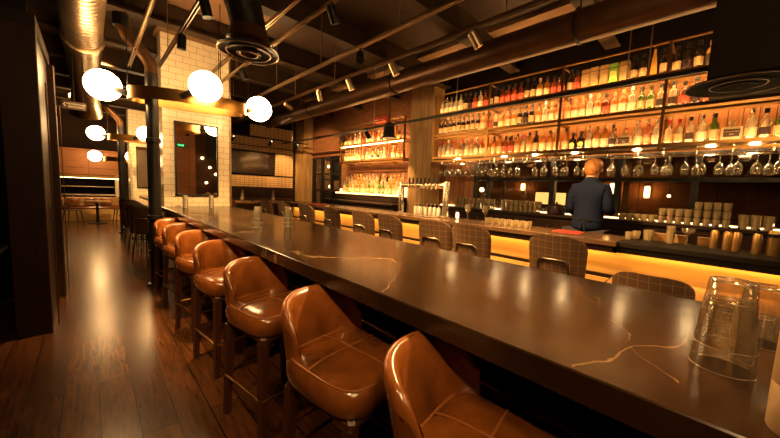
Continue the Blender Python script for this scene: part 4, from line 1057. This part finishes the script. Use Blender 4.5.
# ------------------------------------------------------------------ tv wall, tables by it
t = thing('television', 'wide black television hung on the tiled back wall', 'television', (3.55, 9.90, 2.15))
bx(-.72, .72, -.05, -.001, -.33, .34, b=.006).build('casing', M['black'], t); bx(-.70, .70, -.053, -.0502, -.31, .32).build('screen', M['tv'], t)
t = thing('banquette', 'dark low bench seat along the tiled back wall', 'bench', (0, 0, 0))
bx(2.2, 4.85, 9.40, 9.86, 0, .45).build('bench_base', M['darkwood'], t); bx(2.2, 4.85, 9.38, 9.86, .45, .55, b=.03).build('cushion', M['dleather'], t); bx(2.2, 4.85, 9.74, 9.86, .56, 1.1, b=.03).build('back_cushion', M['dleather'], t)
def table(x, y, w, d, h, lab, mat='wood_top', name='table'):
    t = thing(name, lab, 'table', (x, y, 0))
    bx(-w/2, w/2, -d/2, d/2, h-.04, h, b=.006).build('tabletop', M[mat], t)
    MB().lathe([(.24, 0), (.24, .015), (.04, .03), (.035, h-.06), (.12, h-.042)], n=20).build('pedestal', M['black'], t)
table(2.75, 8.7, .9, .7, 1.05, 'high wooden table left of the far bar end, below the television', name='high_table')
table(3.75, 8.75, .8, .7, 1.05, 'high wooden table between far bar end and brick wall', name='high_table')
cc = copy_tree(ch0); cc.location = (2.25, 7.75, 0); cc.rotation_euler = (0, 0, math.radians(60)); tag(cc, 'plaid bar chair just right of the tiled column', 'chair')
for i, (x, y) in enumerate(((2.9, 8.65), (3.75, 8.7))):
    o = put_bottle('c', x, y, 1.05, 'standing on the %s high table' % ['left', 'right'][i], None); o['group'] = 'bottles on the high tables'

# ------------------------------------------------------------------ second counter past the column, its stools
t = thing('wooden_counter', 'wooden-topped counter beyond the first tiled column', 'counter', (0, 0, 0))
bx(1.0, 1.95, 7.2, 11.3, 1.0, 1.06, b=.006).build('counter_slab', M['wood_top'], t); bx(1.2, 1.6, 7.3, 11.2, 0, .995).build('base_panel', M['darkwood'], t)
dk = make_chair(.16, 'dleather', 'dark_stool')
for i, y in enumerate((7.45, 8.35, 9.3, 10.3)):
    c = dk if i == 0 else copy_tree(dk); c.location = (.80, y, 0); c.rotation_euler = (0, 0, math.radians(52))
    c['label'] = 'dark brown stool with steel back frame, %s past the black pipe column' % ORD[i]; c['group'] = 'dark stools at the wooden counter'

# ------------------------------------------------------------------ far dining end
t = thing('kitchen_pass', 'far kitchen pass with orange wooden fascia and dark opening', 'kitchen counter', (0, 16.2, 0))
bx(-1.6, 1.0, 0, .12, 1.62, 2.55).build('fascia', M['panel_wood'], t)
bx(-1.6, 1.0, -.03, .0, 1.50, 1.60).build('shelf_edge', M['brass'], t)
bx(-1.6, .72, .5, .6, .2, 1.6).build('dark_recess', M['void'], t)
bx(.72, 1.0, 0, .5, 0, 1.62).build('side_pier', M['tile'], t)
bx(-1.6, .72, -.1, .5, .85, .90).build('pass_counter', M['chrome'], t)
bx(-1.6, .72, 0, .45, 0, .85).build('pass_front', M['brick'], t)
sh = MB(); sh.box(-1.6, .72, .1, .45, 1.16, 1.19); sh.build('pass_shelf', M['chrome'], t)
bx(-1.55, .95, -.02, -.005, 1.485, 1.498).build('light_strip', M['led_soft'], t)
def cafe_chair(x, y, rz, lab):
    t = thing('bentwood_chair', lab, 'chair', (x, y, 0), rz, 'bentwood chairs in the far dining area')
    MB().lathe([(.18, .44), (.205, .445), (.205, .465), (.18, .47)], n=24).build('seat', M['legwood'], t)
    for sx, sy in ((-1, -1), (1, -1), (1, 1), (-1, 1)): MB().tube([(sx*.14, sy*.14, .445), (sx*.19, sy*.19, 0)], [.016, .012], 8).build('leg', M['black'], t)
    P = [(-.18, .15, .46), (-.185, .18, .62), (-.165, .21, .80)]+[(-.165*math.cos(a), .215+.02*math.sin(a), .80+.11*math.sin(a)) for a in [PI*i/8 for i in range(1, 8)]]+[(.165, .21, .80), (.185, .18, .62), (.18, .15, .46)]
    MB().tube(P, .013, 8).build('back_hoop', M['black'], t)
    P2 = [(-.09, .17, .47), (-.09, .20, .7)]+[(-.09*math.cos(a), .212, .72+.07*math.sin(a)) for a in [PI*i/6 for i in range(1, 6)]]+[(.09, .20, .7), (.09, .17, .47)]
    MB().tube(P2, .010, 6).build('inner_hoop', M['black'], t)
table(.16, 14.2, .7, .7, .75, 'small square table on black pedestal between bentwood chairs', 'wood_top')
table(-1.15, 14.4, .7, .7, .75, 'small square table left of the bentwood chairs, far end', 'wood_top')
cafe_chair(-.42, 14.15, math.radians(70), 'black bentwood chair left of the black table pedestal')
cafe_chair(.76, 14.2, math.radians(-80), 'black bentwood chair right of the black table pedestal')
t = thing('banquette', 'brown upholstered bench with round cushions below the kitchen pass', 'bench', (0, 15.3, 0))
bx(-1.6, .9, 0, .45, 0, .40).build('bench_base', M['maple'], t); bx(-1.6, .9, -.02, .45, .40, .48, b=.03).build('cushion', M['leather'], t); bx(-1.6, .9, .38, .48, .48, .80, b=.03).build('back_cushion', M['wood_top'], t)
for i, x in enumerate((-.42, .02, .42)):
    o = MB().loft([[(x+.17*k*sq(2*PI*j/24, 2.6)[0], 15.3+yy, .66+.15*k*sq(2*PI*j/24, 2.6)[1]) for j in range(24)] for k, yy in ((.4, .16), (.9, .18), (1, .22), (.9, .26), (.4, .28))]).build('cushion', M['leather']); tag(o, 'rust throw cushion on the far bench, %s from left' % ORD[i], 'cushion', 'cushions on the far bench')

# ------------------------------------------------------------------ dark left side
t = thing('partition', 'dark timber partition at the left of the aisle with brown front post', 'partition', (0, 0, 0))
bx(-.53, -.30, 4.30, 4.42, 0, 2.80, b=.006).build('front_post', M['postwood'], t)
bx(-.44, -.32, 4.42, 5.55, 0, 2.80).build('panel', M['darkwood'], t)
bx(-.46, -.26, 5.55, 5.67, 0, 2.80, b=.006).build('end_post', M['postwood'], t)
bx(-.46, -.30, 4.32, 5.67, 2.80, 2.92).build('head_rail', M['darkwood'], t)
MB().tube([(-.262, 4.36, .05), (-.262, 4.36, 2.35)], .006, 6).build('edge_strip', M['coppert'], t)
MB().tube([(-.232, 5.60, .05), (-.232, 5.60, 2.35)], .006, 6).build('edge_strip', M['coppert'], t)
struct('wall_alcove', bx(-2.99, -.47, 5.8, 5.9, 0, 3.95), M['void'])
table(-.98, 4.6, .7, .8, .78, 'dark table in the shadowed alcove at left', 'darkwood')
cafe_chair(-.85, 3.6, math.radians(180), 'black bentwood chair in the dark alcove at left')

# ------------------------------------------------------------------ light
wd = bpy.data.worlds.new('world'); sc.world = wd; wd.use_nodes = True
bg = wd.node_tree.nodes['Background']; bg.inputs['Color'].default_value = (.6, .3, .12, 1); bg.inputs['Strength'].default_value = .02
sc.view_settings.view_transform = 'Standard'; sc.view_settings.look = 'None'; sc.view_settings.gamma = 1; sc.view_settings.use_curve_mapping = False
sc.view_settings.exposure = 1.55
cy = sc.cycles
cy.use_denoising = True; cy.max_bounces = 12; cy.diffuse_bounces = 2; cy.glossy_bounces = 4; cy.transparent_max_bounces = 24; cy.transmission_bounces = 12
cy.sample_clamp_indirect = 4.; cy.sample_clamp_direct = 0; cy.caustics_reflective = False; cy.caustics_refractive = False
cy.use_light_tree = True
